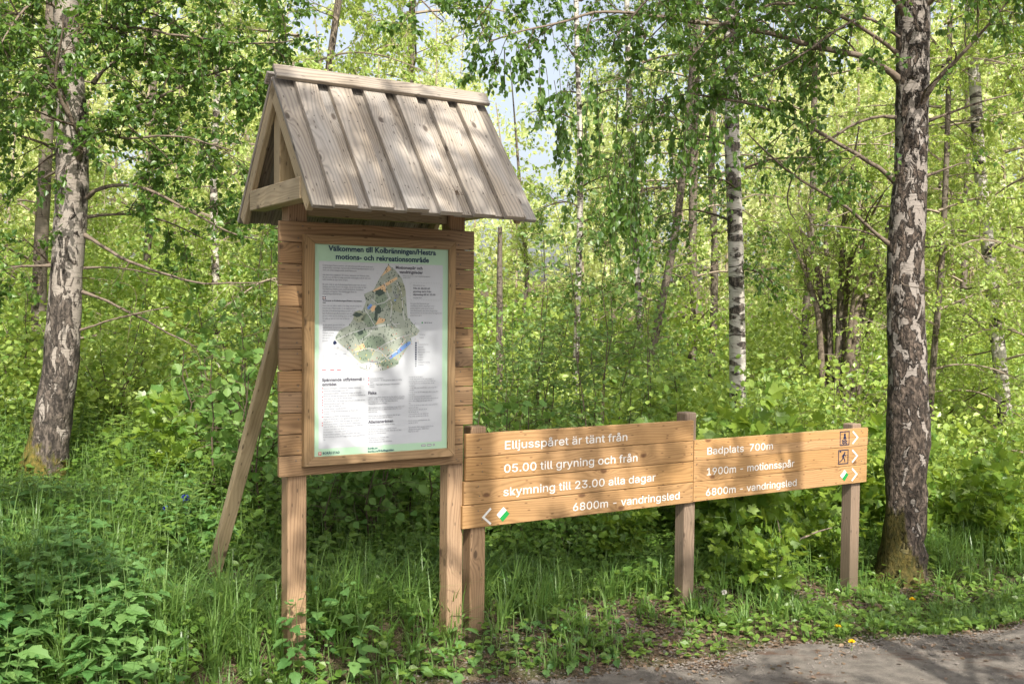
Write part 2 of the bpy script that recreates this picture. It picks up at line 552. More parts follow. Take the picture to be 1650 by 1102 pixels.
for u0, u1 in ((0.061, 0.172), (1.072, 1.180)):
    b = Boards(); b.box(-2.25, 0.60, u0, u1, -0.135, -0.03, MZ, bevel=0.006, tint=0.6)
    b.build("post", M_POST, kiosk)
b = Boards()
PW = 0.1177
SCREWS = []
for k in range(12):
    z0 = -0.9113 + k * PW
    u1 = 1.160 if k < 2 else 1.2266
    b.box(0.0 + random.uniform(-.002, .002), u1, z0 + (0.0018), z0 + PW - 0.0022, -0.030 + 0.0, 0.0 + random.uniform(-.0015, .0015), MK, bevel=0.0028)
    for uu in (0.105, 0.135) if k else (0.1, 0.13):
        SCREWS.append((uu + random.uniform(-.006, .006), z0 + random.choice((.03, .088)) + random.uniform(-.008, .008)))
    SCREWS.append((1.13 + random.uniform(-.02, .01), z0 + .03)); SCREWS.append((1.13 + random.uniform(-.02, .01), z0 + .09))
for uu, zz in SCREWS: b.prism(list(map(tuple, disc((uu, zz), 0.0042, 8)[0])), 0.0005, 0.0026, MK, bevel=0, mat=1)
panel = b.build("plank_panel", [M_BOARD, M_SCREW], kiosk)

fu0, fu1, fz0, fz1, fw = 0.128, 1.077, -0.855, 0.4285, 0.060
fr_, ft, fb = 0.047, 0.050, 0.051
b = Boards()
pc = [((fu0, fz0), (fu1, fz0), (fu1 - fr_, fz0 + fb), (fu0 + fw, fz0 + fb)), ((fu1, fz1), (fu0, fz1), (fu0 + fw, fz1 - ft), (fu1 - fr_, fz1 - ft))]
for p in pc: b.prism(list(p), 0.003, 0.045, MK, bevel=0.0025, tint=random.uniform(.3, .6))
pc = [((fu0, fz0), (fu0 + fw, fz0 + fb), (fu0 + fw, fz1 - ft), (fu0, fz1)), ((fu1, fz0), (fu1, fz1), (fu1 - fr_, fz1 - ft), (fu1 - fr_, fz0 + fb))]
for p in pc: b.prism(list(p), 0.003, 0.045, MK, bevel=0.0025, tint=random.uniform(.35, .7), axis=1)
frame = b.build("picture_frame", M_FRAME, kiosk)

# poster -------------------------------------------------------------
PU, PZ = 0.187, 0.3685          # inside corner of the frame
pw, ph = (fu1 - fw) - (fu0 + fw), (fz1 - fw) - (fz0 + fw)
b = Boards()
b.box(fu0 + fw - .004, fu1 - fr_ + .004, fz0 + fb - .004, fz1 - ft + .004, 0.012, 0.030, MK, bevel=0)
poster = b.build("map_poster", [M_PGREEN], kiosk)
SX, SY = 0.1925, 0.379


def S(s, t): return (SX + s, SY - t)


def rect(s0, t0, s1, t1):
    return np.array([S(s0, t1), S(s1, t1), S(s1, t0), S(s0, t0)]), [(0, 1, 2, 3)]


def poly(pts):
    return np.array([S(*p) for p in pts]), [tuple(range(len(pts)))]


rr = random.Random(5)
sheet = [(*rect(0.024, 0.094, 0.802, 1.141), 0, 0)]
flat_mesh("white_panel", sheet, 0.0306, [M_PWHITE], poster, (0, 0, 0)).matrix_parent_inverse = local(KB)
MAPM = [M_PMAP, M_PTAN, M_PLAKE, M_PDARK, M_PWOOD, M_PROAD, M_PRED, M_PYEL, M_PGREY, M_NAVY, M_WHITE, M_GREEN, plain('map_olive', (0.27, 0.295, 0.21), 0.4)]
outline = [(0.447, 0.101), (0.492, 0.132), (0.534, 0.18), (0.557, 0.245), (0.566, 0.351), (0.572, 0.404), (0.606, 0.439), (0.651, 0.481), (0.632, 0.507), (0.593, 0.522), (0.6, 0.546), (0.574, 0.575), (0.534, 0.634), (0.495, 0.687), (0.405, 0.714), (0.342, 0.713), (0.273, 0.694), (0.241, 0.636), (0.204, 0.595), (0.155, 0.560), (0.118, 0.525), (0.149, 0.475), (0.204, 0.452), (0.234, 0.406), (0.289, 0.359), (0.308, 0.313), (0.295, 0.273), (0.353, 0.249), (0.389, 0.184)]
it = [(*poly(outline), 0, 0)]


def inside(p):
    x, y = p; c = False; n = len(outline)
    for i in range(n):
        (x1, y1), (x2, y2) = outline[i], outline[(i + 1) % n]
        if (y1 > y) != (y2 > y) and x < (x2 - x1) * (y - y1) / (y2 - y1) + x1: c = not c
    return c


def blob(c, rx, ry, k=12, jit=.25):
    return poly([(c[0] + rx * math.cos(a) * (1 + rr.uniform(-jit, jit)), c[1] + ry * math.sin(a) * (1 + rr.uniform(-jit, jit))) for a in np.linspace(0, 6.28, k, endpoint=False)])


for c, rx, ry in [((.40, .30), .035, .05), ((.28, .50), .04, .035), ((.44, .24), .03, .03), ((.50, .33), .05, .05), ((.34, .42), .05, .04), ((.36, .55), .06, .04), ((.30, .62), .05, .03), ((.45, .66), .06, .03), ((.53, .25), .03, .05), ((.27, .40), .045, .03)]:
    it.append((*blob(c, rx, ry), (4, 12)[rr.random() < .6], 0.0003))
for pts in [[(0.447, 0.107), (0.467, 0.13), (0.434, 0.148), (0.408, 0.166), (0.396, 0.178)], [(0.346, 0.255), (0.396, 0.225), (0.498, 0.17), (0.505, 0.181), (0.448, 0.218), (0.428, 0.23), (0.431, 0.259), (0.402, 0.248), (0.371, 0.26)], [(0.39, 0.405), (0.432, 0.416), (0.416, 0.434), (0.366, 0.446)], [(0.234, 0.59), (0.29, 0.55), (0.303, 0.573), (0.278, 0.596), (0.26, 0.601)], [(.33, .345), (.365, .335), (.37, .36), (.345, .375)]]:
    it.append((*poly(pts), 1, 0.0006))
for pts in [[(0.454, 0.642), (0.47, 0.616), (0.573, 0.546), (0.59, 0.543), (0.59, 0.558), (0.52, 0.61), (0.463, 0.645)], [(0.315, 0.348), (0.337, 0.327), (0.347, 0.336), (0.334, 0.356), (0.318, 0.36)], [(0.481, 0.299), (0.499, 0.304), (0.487, 0.312)]]:
    it.append((*poly(pts), 2, 0.0009))
for c, rx, ry in [((.395, .262), .028, .018), ((.275, .49), .018, .017), ((.255, .39), .03, .012), ((.385, .36), .02, .022), ((.37, .40), .012, .03)]:
    it.append((*blob(c, rx, ry, 14, .35), 3, 0.0007))
it.append((*poly([(0.185, 0.618), (0.235, 0.636), (0.267, 0.682), (0.341, 0.713), (0.41, 0.714), (.405, .69), (.335, .66), (.28, .67), (.245, .64), (.20, .60)]), 5, 0.0010))
for pts in [[(.30, .36), (.33, .40), (.36, .45), (.33, .50), (.27, .54)], [(.42, .2), (.44, .26), (.47, .33), (.46, .42), (.50, .46)], [(.13, .53), (.2, .5), (.3, .47), (.42, .45), (.52, .44)], [(.36, .6), (.42, .56), (.52, .52), (.6, .5)], [(.3, .68), (.4, .66), (.5, .6), (.56, .53)], [(.5, .2), (.53, .26), (.54, .36), (.55, .42)], [(.34, .30), (.38, .33), (.42, .32), (.46, .29)], [(.1, .57), (.2, .6), (.26, .69), (.28, .72)], [(.24, .6), (.33, .58), (.4, .6), (.45, .65)]]:
    it.append((*stroke([S(*p) for p in pts], 0.004), 5, 0.0012))
for k in range(14):
    a = k * .25
    it.append((*stroke([S(.475 + .006 * k * .6, .245 + .03 * math.sin(a)), S(.478 + .006 * k * .6, .262 + .035 * math.sin(a))], 0.0022), 8, 0.0013))
for k in range(900):
    p = (rr.uniform(.12, .65), rr.uniform(.1, .71))
    if not inside(p): continue
    h = rr.uniform(.007, .011)
    mi = 3 if p[1] < .56 or rr.random() < .5 else rr.choice((3, 7, 6, 1))
    it.append((*poly([(p[0] - h * .33, p[1]), (p[0] + h * .33, p[1]), (p[0] + h * .2, p[1] - h * .7), (p[0], p[1] - h)]), mi, 0.0014))
for k in range(46):
    p = (rr.uniform(.46, .64), rr.uniform(.42, .56)); q = rr.uniform(.003, .006)
    it.append((*rect(p[0], p[1], p[0] + q, p[1] + q * .7), rr.choice((8, 6, 1, 8)), 0.0015))
for k in range(26):
    p = (rr.uniform(.10, .40), rr.uniform(.56, .70))
    if p[0] < .22 and p[1] > .64: continue
    it.append((*rect(p[0], p[1], p[0] + rr.uniform(.005, .012), p[1] + .004), 8, 0.0015))
it.append((*rect(.33, .655, .385, .664), 8, .0016)); it.append((*blob((.118, .548), .012, .010), 9, .0016))
for s in (.042, .092, .132): it.append((*rect(s, .699, s + .024, .703), 6, 0.0))
it.append((*stroke([S(.052, .682), S(.052, .625)], .0015), 8, 0)); it.append((*rect(.044, .620, .062, .6215), 8, 0))
it.append((*rect(.044, .292, .065, .306), 6, 0)); it.append((*stroke([S(.044, .299), S(.065, .299)], .003), 10, .0004)); it.append((*stroke([S(.0545, .292), S(.0545, .306)], .003), 10, .0004))
for x0, y0, x1, y1 in [(.044, .292, .052, .297), (.057, .292, .065, .297), (.044, .301, .052, .306), (.057, .301, .065, .306)]: it.append((*rect(x0, y0, x1, y1), 9, .0003))
for k in range(12): it.append((*stroke([S(.59 + k * .0165, .201), S(.598 + k * .0165, .201)], .0012), 8, 0)); it.append((*stroke([S(.59 + k * .0165, .302), S(.598 + k * .0165, .302)], .0012), 8, 0))
for k in range(6):
    for s in (.588, .790): it.append((*stroke([S(s, .206 + k * .017), S(s, .213 + k * .017)], .0012), 8, 0))
it.append((*disc(S(.667, .434), .005), 11, 0))
for k in range(11): it.append((*rect(.6215, .548 + k * .0135, .6315, .5585 + k * .0135), 9 if k < 8 else 8, 0))
for t in [.805, .825, .853, .872, .885, .90, .925, .94, .966, .999, 1.013]: it.append((*disc(S(.046, t - .003), .0035, 8), 6, 0))
for t in [.755, .768, .79]: it.append((*disc(S(.325, t - .003), .0035, 8), 6, 0))
it.append((*rect(.023, 1.157, .041, 1.177), 6, .0)); it.append((*poly([(.027, 1.16), (.037, 1.16), (.037, 1.170), (.032, 1.175), (.027, 1.170)]), 10, .0004)); it.append((*stroke([S(.029, 1.163), S(.035, 1.171)], .002), 6, .0007)); it.append((*stroke([S(.035, 1.163), S(.029, 1.171)], .002), 6, .0007))
for s0, s1 in ((.665, .694), (.704, .734), (.743, .757)):
    it.append((*rect(s0, 1.152, s1, 1.165), 8, 0)); it.append((*stroke([S(s0 + .003, 1.1585), S(s1 - .003, 1.1585)], .003), 10, .0003))
flat_mesh("map_drawing", it, 0.0312, MAPM, poster, (0, 0, 0)).matrix_parent_inverse = local(KB)

# poster lettering: (text, s, baseline t, width or 0, size, bold, material)
PT = [("Välkommen till Kolbränningen/Hestra", .078, .036, .676, .043, .0011, 0), ("motions- och rekreationsområde", .122, .081, .586, .043, .0011, 0),
      ("Motionsspår och", .492, .124, .174, .025, .0006, 1), ("vandringsleder", .515, .149, .154, .025, .0006, 1),
      ("Spännande utflyktsmål i", .043, .763, .255, .025, .0007, 1), ("området", .043, .788, .087, .025, .0007, 1),
      ("Fiske", .323, .845, .052, .025, .0007, 1), ("Allemansrätten", .323, 1.011, .158, .025, .0007, 1),
      ("BORÅS STAD", .049, 1.172, .101, .019, .0003, 0), ("borås.se", .323, 1.160, .060, .016, .0004, 0), ("borås.se/friluftsguiden", .323, 1.177, .164, .016, .0004, 0),
      ("Welcome to Kolbränningen/Hestra recreation", .045, .317, .236, .0115, .0003, 1), ("area", .045, .328, 0, .0115, .0003, 1),
      ("Elljusspåret är tänt", .606, .220, 0, .0115, .0, 2), ("från kl. 05.30 till", .606, .238, .108, .0145, .0003, 1), ("gryning samt från", .606, .256, .118, .0145, .0003, 1), ("skymning till kl. 23.00", .606, .274, .146, .0145, .0003, 1), ("samtliga dagar.", .606, .291, 0, .0115, .0, 2),
      ("Här är du nu!", .680, .437, 0, .0105, .0003, 1), ("Elljusspåret har belysningsår", .538, .166, .18, .0105, 0, 2), ("under mörka", .538, .177, 0, .0105, 0, 2)]


def para(lines, s, t, lh, size, mi=2, shrink=None):
    for i, l in enumerate(lines):
        if l: PT.append((l, s, t + i * lh, 0, size, 0.0001, mi))


para(["Kolbränningen/Hestra motions- och rekreationsområde består av ett stort", "skogsområde i sluttningen ned mot sjön Kolbränningen/Byttorpssjön och ett", "stort och vackert skogsområde utmed Byttorpsån.", "", "Här finns stora möjligheter till motion, rekreation och friluftsliv, både", "för den som vill följa en tydligt uppmärkt vandringsled och för den som", "hellre vandrar på egen hand i skogen.", "", "På södra sidan av sjön Kolbränningen/Byttorpssjön finns en liten", "badplats med både strand och brygga, och på norra sidan av sjön", "finns Byttorps friluftsområde med fotbollsplaner, bouleBanor,", "elljusspår och lekplats. Flera fiskebryggor finns vid", "Kolbränningen/Byttorpssjön."], .045, .121, .0132, .0112)
para(["Here you can take a walk in the deep woods along the", "little brook of Byttorpsån or go jogging around", "the lake of Kolbränningen/Byttorpssjön. In the", "lake Kolbränningen/Byttorpssjön you can also", "go for a swim by the bathing area, or fish", "for pike or perch from one of the jet-", "ties."], .045, .345, .0143, .0118)
para(["At the sports ground there are", "football fields, boules and a", "playground. In 2017 an", "obstacle course", "will be built by", "the sports", "ground."], .045, .452, .0145, .0118)
para(["Den gula-röta Hestraleden går", "tvåmilsled på mindre skogsvägar och är", "ganska kuperad. Leden passerar bland", "annat Byttorpssjön, den vackra skogen längs", "Byttorpsbäcken och de större berörda hagarna vid", "gamla Hestra gård."], .587, .326, .0138, .0112)
para(["Byttorps idrottsplats – bouleplaner, lekplats, idrott och", "löpning för friidrott byggs under 2017.", "Byttorpssjöns badplats – sandstrand, brygga och gräsytor.", "Platsen är som bäst på högsommar, då vattnet är grillplatsen på", "norra sidan av sjön, här bor lite fisk också.", "Hestrasunds nära – Här bodde Carl Eriksson, grundare till det", "svenska turistföreningens vägar.", "Gamla vägen till Hestra by", "Gammal tidning i Gundlövsparken", "Grundet – Övrigt fritidsverksamhet, där finner efter", "området.", "Fritidsgårdens grillplats vid Ryttorpssjön", "Vägen vid Hestra gård – Vart igenom troäd mot ett hänt", "den gårdarnas vilonom också om stigen där de besätt.", "Hestra gamla boplats – Hestra by lämnas i skiftesslingan", "redan år 1540 men är troligtvis mycket äldre. År 1826 blev", "Jonatans Carl, Björn och Britta Lars.", "Hundrastplats – stora fälts, rastas och löj", "Klingarmolldens grillplats – byts till flyttades sade Hästra", "Bollarna bildning. Under 2017 byggt en mer medla naturled med", "fäp"], .052, .8065, .01435, .0112)
para(["Kitteravens fornlämna", "Byttorpsbäcken – En liten grillplats bättre om kvällig", "utflykt", "Skgesås – Vagra ligger grävmaskin och berörden i", "Bromsp."], .331, .757, .0118, .0108)
para(["I Kolbränningen/Byttorpssjön kan du fiska abborr och gädda,", "abborre, gärdba och gös. Fiske är tillåtet året runt med spö", "med annan skogs och fjärr. Här finns olika det är", "tillgängelighetsanpassad brygga.", "", "I Byttorpsbäcken kan du fiska bland annat öring. Fisket med", "gäller och häng. Fiske är tillåtet mellan 1/9–31/12, med", "spinn och fluga.", "", "Fiskekort kan du köpa på ICA Kvantum eller på egen", "fiskal, Borås Turistbyrå eller på iFiske.se"], .323, .866, .0118, .0106)
para(["– Inte störa – inte förstöra. Då får du vistas.", "", "Det här får du inte göra: i den svenska naturen.", "Gå, rida och tälta utan att ta sedan. Både djur och fågel", "inta mark och tillträda tomta.", "", "Gå, cykla och rida på privata vägar.", "• Tälta och Rasta med elda.", "• Plocka vilda blommor, bär och svamp."], .323, 1.024, .0123, .0106)
para(["Det här får du inte göra:", "• Du får inte parkera så att andra stängas in,", "  planterings eller plantskog där då din cykel kan", "• Du får inte ta kvar en fruktträd eller tändar", "  tomtmark.", "• Du får hålla med motorfordon i plantering eller i", "  trädodlad.", "• Du får inte ta bär till avsikt dem, växer, mosa eller", "  bryta kvist.", "• Du får inte över tomtmark med åsnan.", "• Du får inte gå över den gräsmarken eller fruktträd", "  vid är vilda i vålfigna planteringar eller på", "  äng.", "• Du får inte färda och elda under vinterhalvår fors", "  marker och tiger.", "• Du är inte kvar dem på. Du Är", "  för att behåll den.", "• Du är på jakt eller djur ejakt tider", "  är på utkvär plantera på om på ute.", "", "Du får parkera med fritidsfordon utan", "att fåår fri till ha.", "", "Naturskyddad: Mark på gård. Skräpa på och", "allemansrättens gäller i SkAtt Natur", "Plats för att rasta."], .580, .755, .0128, .0104)
para(["Teckenförklaring", "Elljusspår", "Hestraleden", "Motionsspår 1,9 km", "Lekplats", "Grillplats", "Badplats", "Utsiktsplats naturlig", "Fiskeplats"], .640, .565, .0150, .0108)
para(["Parkering", "Toalett"], .648, .507, .018, .0108)
baked = bake_texts([(p[0], p[4], p[5]) for p in PT])
items = []
for p, (V, P) in zip(PT, baked):
    if len(V) == 0: continue
    V = V.copy()
    w = V[:, 0].max() - V[:, 0].min(); x0 = V[:, 0].min()
    k = p[3] / w if p[3] else 0.90
    lim = {(.58): .787, (.323): .560, (.331): .56, (.052): .304, (.045): .5}.get(p[1])
    if lim and not p[3]: k = min(k, (lim - p[1]) / w)
    V[:, 0] = SX + p[1] + (V[:, 0] - x0) * k
    V[:, 1] = SY - p[2] + V[:, 1]
    items.append((V, P, p[6], 0))
flat_mesh("lettering", items, 0.0332, [M_PINK, M_PTEXT, M_PGREY], poster, (0, 0, 0)).matrix_parent_inverse = local(KB)

# roof ---------------------------------------------------------------
NR, RZ = -0.03, 1.262                 # ridge line of the rafters' top
EN, EZ = 0.565, 0.520                 # eave of the under boards
sl = math.hypot(EN - NR, RZ - EZ)
sdir = np.array([(EN - NR) / sl, (EZ - RZ) / sl])      # (n, z) down the front slope


def slope_M(front):
    s = 1 if front else -1
    dn, dz = sdir[0] * s, sdir[1]
    # local x = down the slope, y = u, z = outward
    ox, oz = -dz * s, dn * s
    R = Matrix(((0, 1, 0, 0), (dz, 0, oz, RZ), (dn, 0, ox, NR), (0, 0, 0, 1)))      # rows give (u, z, n)
    return MK @ R


for fr in (True, False):
    Ms = slope_M(fr)
    b = Boards()
    for k in range(7):
        u0 = -0.035 + 0.2015 * k
        b.box(0.0, sl + random.uniform(-.006, .006), u0, u0 + 0.12, 0.0, 0.024, Ms, bevel=0.002, tint=random.uniform(.15, .6))
    for k in range(6):
        u0 = 0.067 + 0.2015 * k
        b.box(0.0, sl + random.uniform(.004, .026), u0 - .003 + random.uniform(-.004, .004), u0 + 0.127 + random.uniform(-.003, .003), 0.0275, 0.058, Ms, bevel=0.0025, tint=random.uniform(.4, .95))
    for k in range(6):
        for ss in (.13, .34, sl - .14):
            for du in (.03, .09): b.prism(list(map(tuple, disc((ss + random.uniform(-.012, .012), 0.073 + 0.2015 * k + du + random.uniform(-.008, .008)), 0.0038, 8)[0])), 0.057, 0.0593, Ms, bevel=0, mat=1)
    b.build("roof_slope", [M_ROOF, M_SCREW], kiosk)
    b = Boards()
    b.box(-0.030 if fr else -0.006, 0.066, -0.042, 1.288, 0.0595, 0.084, Ms, bevel=0.003, tint=.55, axis=1)
    b.build("ridge_board", M_ROOF, kiosk)
    for u0 in (-0.030, 1.215):
        b = Boards(); b.prism([(0.0, u0), (sl - .05, u0), (sl - .05, u0 + .034), (0.0, u0 + .034)], -0.078, -0.002, Ms, bevel=0.003, tint=.7)
        b.build("rafter", M_BEAM, kiosk)
MN = MK @ Matrix(((0, 0, 1, 0), (0, 1, 0, 0), (1, 0, 0, 0), (0, 0, 0, 1)))       # local x = n, y = z, z = u
for u0 in (-0.036, 1.184):
    b = Boards(); b.box(-0.40, 0.40, 0.578, 0.692, u0, u0 + 0.092, MN, bevel=0.004, tint=.75)
    b.build("tie_beam", M_BEAM, kiosk)
    b = Boards(); b.box(0.694, 1.16, u0 + (.04 if u0 < 0 else -.04), u0 + (.14 if u0 < 0 else .05), -.105, -.01, MZ, bevel=0.004, tint=.6)
    b.build("king_post", M_BEAM, kiosk)
b = Boards(); b.box(0.176, 1.068, 0.537, 0.60, -0.10, -0.055, MK, bevel=0.003, tint=.4)
b.build("cross_beam", M_BEAM, kiosk)
for nn in (0.36, -0.46):
    b = Boards(); b.box(-0.0, 1.232, 0.60, 0.69, nn, nn + .045, MK, bevel=0.003, tint=.4)
    b.build("purlin", M_BEAM, kiosk)
# diagonal prop from the left post down to the ground behind
p0 = np.array(MB @ Vector((0.085, 0.05, -0.14))); p1 = np.array([-2.05, 6.86, -2.05])
ax = Vector(p1 - p0).normalized(); ay = Vector(UDIR); az = ax.cross(ay).normalized(); ay = az.cross(ax)
Mp = local(KB) @ Matrix(((ax.x, ay.x, az.x, p0[0]), (ax.y, ay.y, az.y, p0[1]), (ax.z, ay.z, az.z, p0[2]), (0, 0, 0, 1)))
b = Boards(); b.box(-0.05, np.linalg.norm(p1 - p0), -0.042, 0.042, -0.026, 0.026, Mp, bevel=0.004, tint=.35)
b.build("brace", M_BEAM, kiosk)

# ------------------------------------------------------------------ trail sign
random.seed(11)
SB = tuple(ORG + UDIR * 3.0 + NDIR * -0.08 + np.array([0, 0, -2.1]))
MS = local(SB) @ MB
MSZ = MS @ Matrix(((0, 1, 0, 0), (1, 0, 0, 0), (0, 0, 1, 0), (0, 0, 0, 1)))
sign = empty("trail_sign", SB)
tag(sign, "long low wooden trail sign of brown boards with routed white lettering on three posts", "sign")
for u0, u1, top, m in ((1.235, 1.343, -0.695, M_POST), (2.975, 3.076, -0.683, M_GPOST), (4.728, 4.830, -0.846, M_GPOST)):
    b = Boards(); b.box(-2.45, top, u0, u1, -0.135, -0.031, MSZ, bevel=0.007, tint=0.6)
    b.build("post", m, sign)
scr = [(u, z) for z in (-.77, -.83, -.92, -.97, -1.06, -1.12, -1.21, -1.27) for u in (1.285 + random.uniform(-.02, .02), 3.005)] + [(u, z) for z in (-.9, -1.0, -1.05, -1.14, -1.2, -1.28) for u in (3.05, 4.78 + random.uniform(-.02, .02))]
left_p = Boards()
for k in range(4):
    z1 = -0.732 - k * 0.1463
    left_p.box((1.181, 1.181, 1.169, 1.161)[k], 3.0235 + random.uniform(0, .003), z1 - 0.1463 + 0.0015, z1 - 0.0015, -0.030, random.uniform(-.001, .001), MS, bevel=0.004, tint=(.62, .5, .55, .45)[k])
for p in scr:
    if p[0] < 3.02: left_p.prism(list(map(tuple, disc(p, 0.0038, 8)[0])), 0.0, 0.0024, MS, bevel=0, mat=1)
left_p = left_p.build("plank_panel", [M_SIGN, M_SCREW], sign)
right_p = Boards()
for k, (za, zb) in enumerate(((-0.876, -0.9475), (-0.9475, -1.0205), (-1.0205, -1.171), (-1.171, -1.313))):
    right_p.box(3.0305, (4.869, 4.869, 4.866, 4.866)[k], zb + .0012 * (1 if k else .3), za - .0012, -0.030, random.uniform(-.001, .001), MS, bevel=0.003 if k else .0015, tint=(.8, .8, .6, .66)[k])
for p in scr:
    if p[0] >= 3.02: right_p.prism(list(map(tuple, disc(p, 0.0038, 8)[0])), 0.0, 0.0024, MS, bevel=0, mat=1)
right_p = right_p.build("plank_panel", [M_SIGN, M_SCREW], sign)
ST = [("Elljusspåret är tänt från", 1.459, -0.842, 2.427, left_p), ("05.00 till gryning och från", 1.455, -0.988, 2.517, left_p), ("skymning till 23.00 alla dagar", 1.451, -1.134, 2.678, left_p), ("6800m - vandringsled", 1.986, -1.278, 2.898, left_p),
      ("Badplats  700m", 3.152, -0.984, 3.804, right_p), ("1900m - motionsspår", 3.151, -1.131, 4.035, right_p), ("6800m - vandringsled", 3.146, -1.278, 4.063, right_p)]
SIZE = 0.0985
baked = bake_texts([(p[0], SIZE, 0.0) for p in ST], FONT)
for host in (left_p, right_p):
    items = []
    for p, (V, P) in zip(ST, baked):
        if p[4] is not host: continue
        V = V.copy(); w = V[:, 0].max() - V[:, 0].min()
        V[:, 0] = p[1] + (V[:, 0] - V[:, 0].min()) * (p[3] - p[1]) / w
        V[:, 1] += p[2]
        for q, (du, dz) in enumerate(((0, 0), (.0006, 0), (-.0006, 0), (0, .0005), (0, -.0005))):
            items.append((V + np.array([du, dz]), P, 0, q * 6e-5))
    flat_mesh("lettering", items, 0.0012, [M_WHITE], host, (0, 0, 0), 0.0).matrix_parent_inverse = local(SB)


def sub(name, items, mats, host, th=0.0008):
    o = flat_mesh(name, items, 0.0013, mats, host, (0, 0, 0), th)
    o.matrix_parent_inverse = local(SB)
    return o


sub("arrow", [(*stroke([(1.360, -1.203), (1.305, -1.253), (1.360, -1.301)], .0135), 0, 0)], [M_WHITE], left_p)


def diamond(T, R, Bt, L):
    T, R, Bt, L = map(np.array, (T, R, Bt, L))
    m1, m2 = (T + R) / 2 , (L + Bt) / 2
    return [(np.array([T, L, m2, m1]), [(0, 1, 2, 3)], 0, 0), (np.array([m1, m2, Bt, R]), [(0, 1, 2, 3)], 1, 0)]


sub("trail_marker", diamond((1.452, -1.203), (1.496, -1.250), (1.446, -1.295), (1.402, -1.247)), [M_WHITE, M_GREEN], left_p)
sub("trail_marker", diamond((4.599, -1.195), (4.645, -1.238), (4.600, -1.285), (4.550, -1.239)), [M_WHITE, M_GREEN], right_p)
for z in (-0.947, -1.094, -1.240):
    sub("arrow", [(*stroke([(4.686, z + .049), (4.744, z), (4.686, z - .049)], .0135), 0, 0)], [M_WHITE], right_p)
c = (4.5925, -0.947)


def frame_box(u0, u1, z0, z1, w):
    return [(np.array([(u0, z0), (u1, z0), (u1 - w, z0 + w), (u0 + w, z0 + w), (u1, z1), (u0, z1), (u0 + w, z1 - w), (u1 - w, z1 - w)]), [(0, 1, 2, 3), (4, 5, 6, 7), (1, 4, 7, 2), (0, 3, 6, 5)], 0, 0)]


wav = lambda z: stroke([(4.562 + i * .0075, z + .006 * math.sin(i * 1.57)) for i in range(9)], .0085)
sub("bathing_pictogram", frame_box(4.538, 4.648, -1.003, -0.891, .007) + [(*disc((4.595, -.919), .0105, 12, .0115), 0, 0), (np.array([(4.583, -.930), (4.607, -.930), (4.609, -.948), (4.617, -.954), (4.573, -.954), (4.581, -.948)]), [(0, 5, 4, 3, 2, 1)], 0, 0), (*wav(-.967), 0, 0), (*wav(-.984), 0, 0)], [M_NAVY], right_p)
run = [(*disc((4.597, -1.061), .0075, 10), 0, 0), (*stroke([(4.594, -1.070), (4.586, -1.082), (4.580, -1.096)], .017), 0, 0), (*stroke([(4.592, -1.072), (4.607, -1.086), (4.616, -1.078)], .0055), 0, 0), (*stroke([(4.588, -1.073), (4.575, -1.078), (4.570, -1.091)], .0055), 0, 0),
       (*stroke([(4.581, -1.096), (4.596, -1.111), (4.600, -1.128), (4.606, -1.131)], .0075), 0, 0), (*stroke([(4.579, -1.096), (4.568, -1.115), (4.548, -1.127), (4.537, -1.128)], .0075), 0, 0), (*disc((4.548, -1.048), .0085, 10), 0, 0)]
sub("running_pictogram", frame_box(4.524, 4.640, -1.149, -1.036, .007) + run, [M_NAVY], right_p)

# ------------------------------------------------------------------ ground and road
def grid_sheet(name, xs, ys, zf, mat, keep=None, kind="structure"):
    X, Y = np.meshgrid(xs, ys)
    Z = zf(X, Y)
    V = np.stack([X.ravel(), Y.ravel(), Z.ravel()], 1)
    nx, ny = len(xs), len(ys)
    i = np.arange(nx - 1)[None, :] + np.arange(ny - 1)[:, None] * nx
    Fq = np.stack([i, i + 1, i + 1 + nx, i + nx], -1).reshape(-1, 4)
    if keep is not None:
        k = keep(X, Y).ravel()
        Fq = Fq[k[Fq].all(1)]
        used = np.unique(Fq); mp = np.full(len(V), -1); mp[used] = np.arange(len(used))
        V = V[used]; Fq = mp[Fq]
    o = mesh_np(name, V, [Fq], [mat], smooth_sh=True)
    return tag(o, kind=kind)


def axis(lo, hi, fine_lo, fine_hi, fine, coarse):
    return np.unique(np.concatenate([np.arange(lo, fine_lo, coarse), np.arange(fine_lo, fine_hi, fine), np.arange(fine_hi, hi + coarse, coarse)]))


grid_sheet("ground", axis(-150, 150, -8, 9, 0.08, 3.0), axis(-60, 250, 4, 13, 0.08, 3.0), ground_z, M_GROUND)
grid_sheet("road", axis(-40, 40, -2.5, 7, 0.045, 1.0), axis(-9, 22, 3.5, 10, 0.045, 1.0),
           lambda x, y: ROAD_Z + 0.006 * np.sin(x * 3.1 + y * 2.2) + 0.004 * np.sin(x * 9 - y * 7) + 0 * x, M_ROAD,
           keep=lambda x, y: road_d(x, y) > 0.0)

# ------------------------------------------------------------------ leaf templates
def tmpl_fold2(w, fold=0.18, wpos=0.35, tipw=0.55):
    """leaf of two quads along the midrib"""
    V = np.array([(0, 0, 0), (1, 0, -0.06), (wpos, w, fold * w * 2), (0.72, w * tipw, fold * w), (wpos, -w, fold * w * 2), (0.72, -w * tipw, fold * w)], float)
    return V, np.array([(0, 4, 5, 1), (0, 1, 3, 2)])


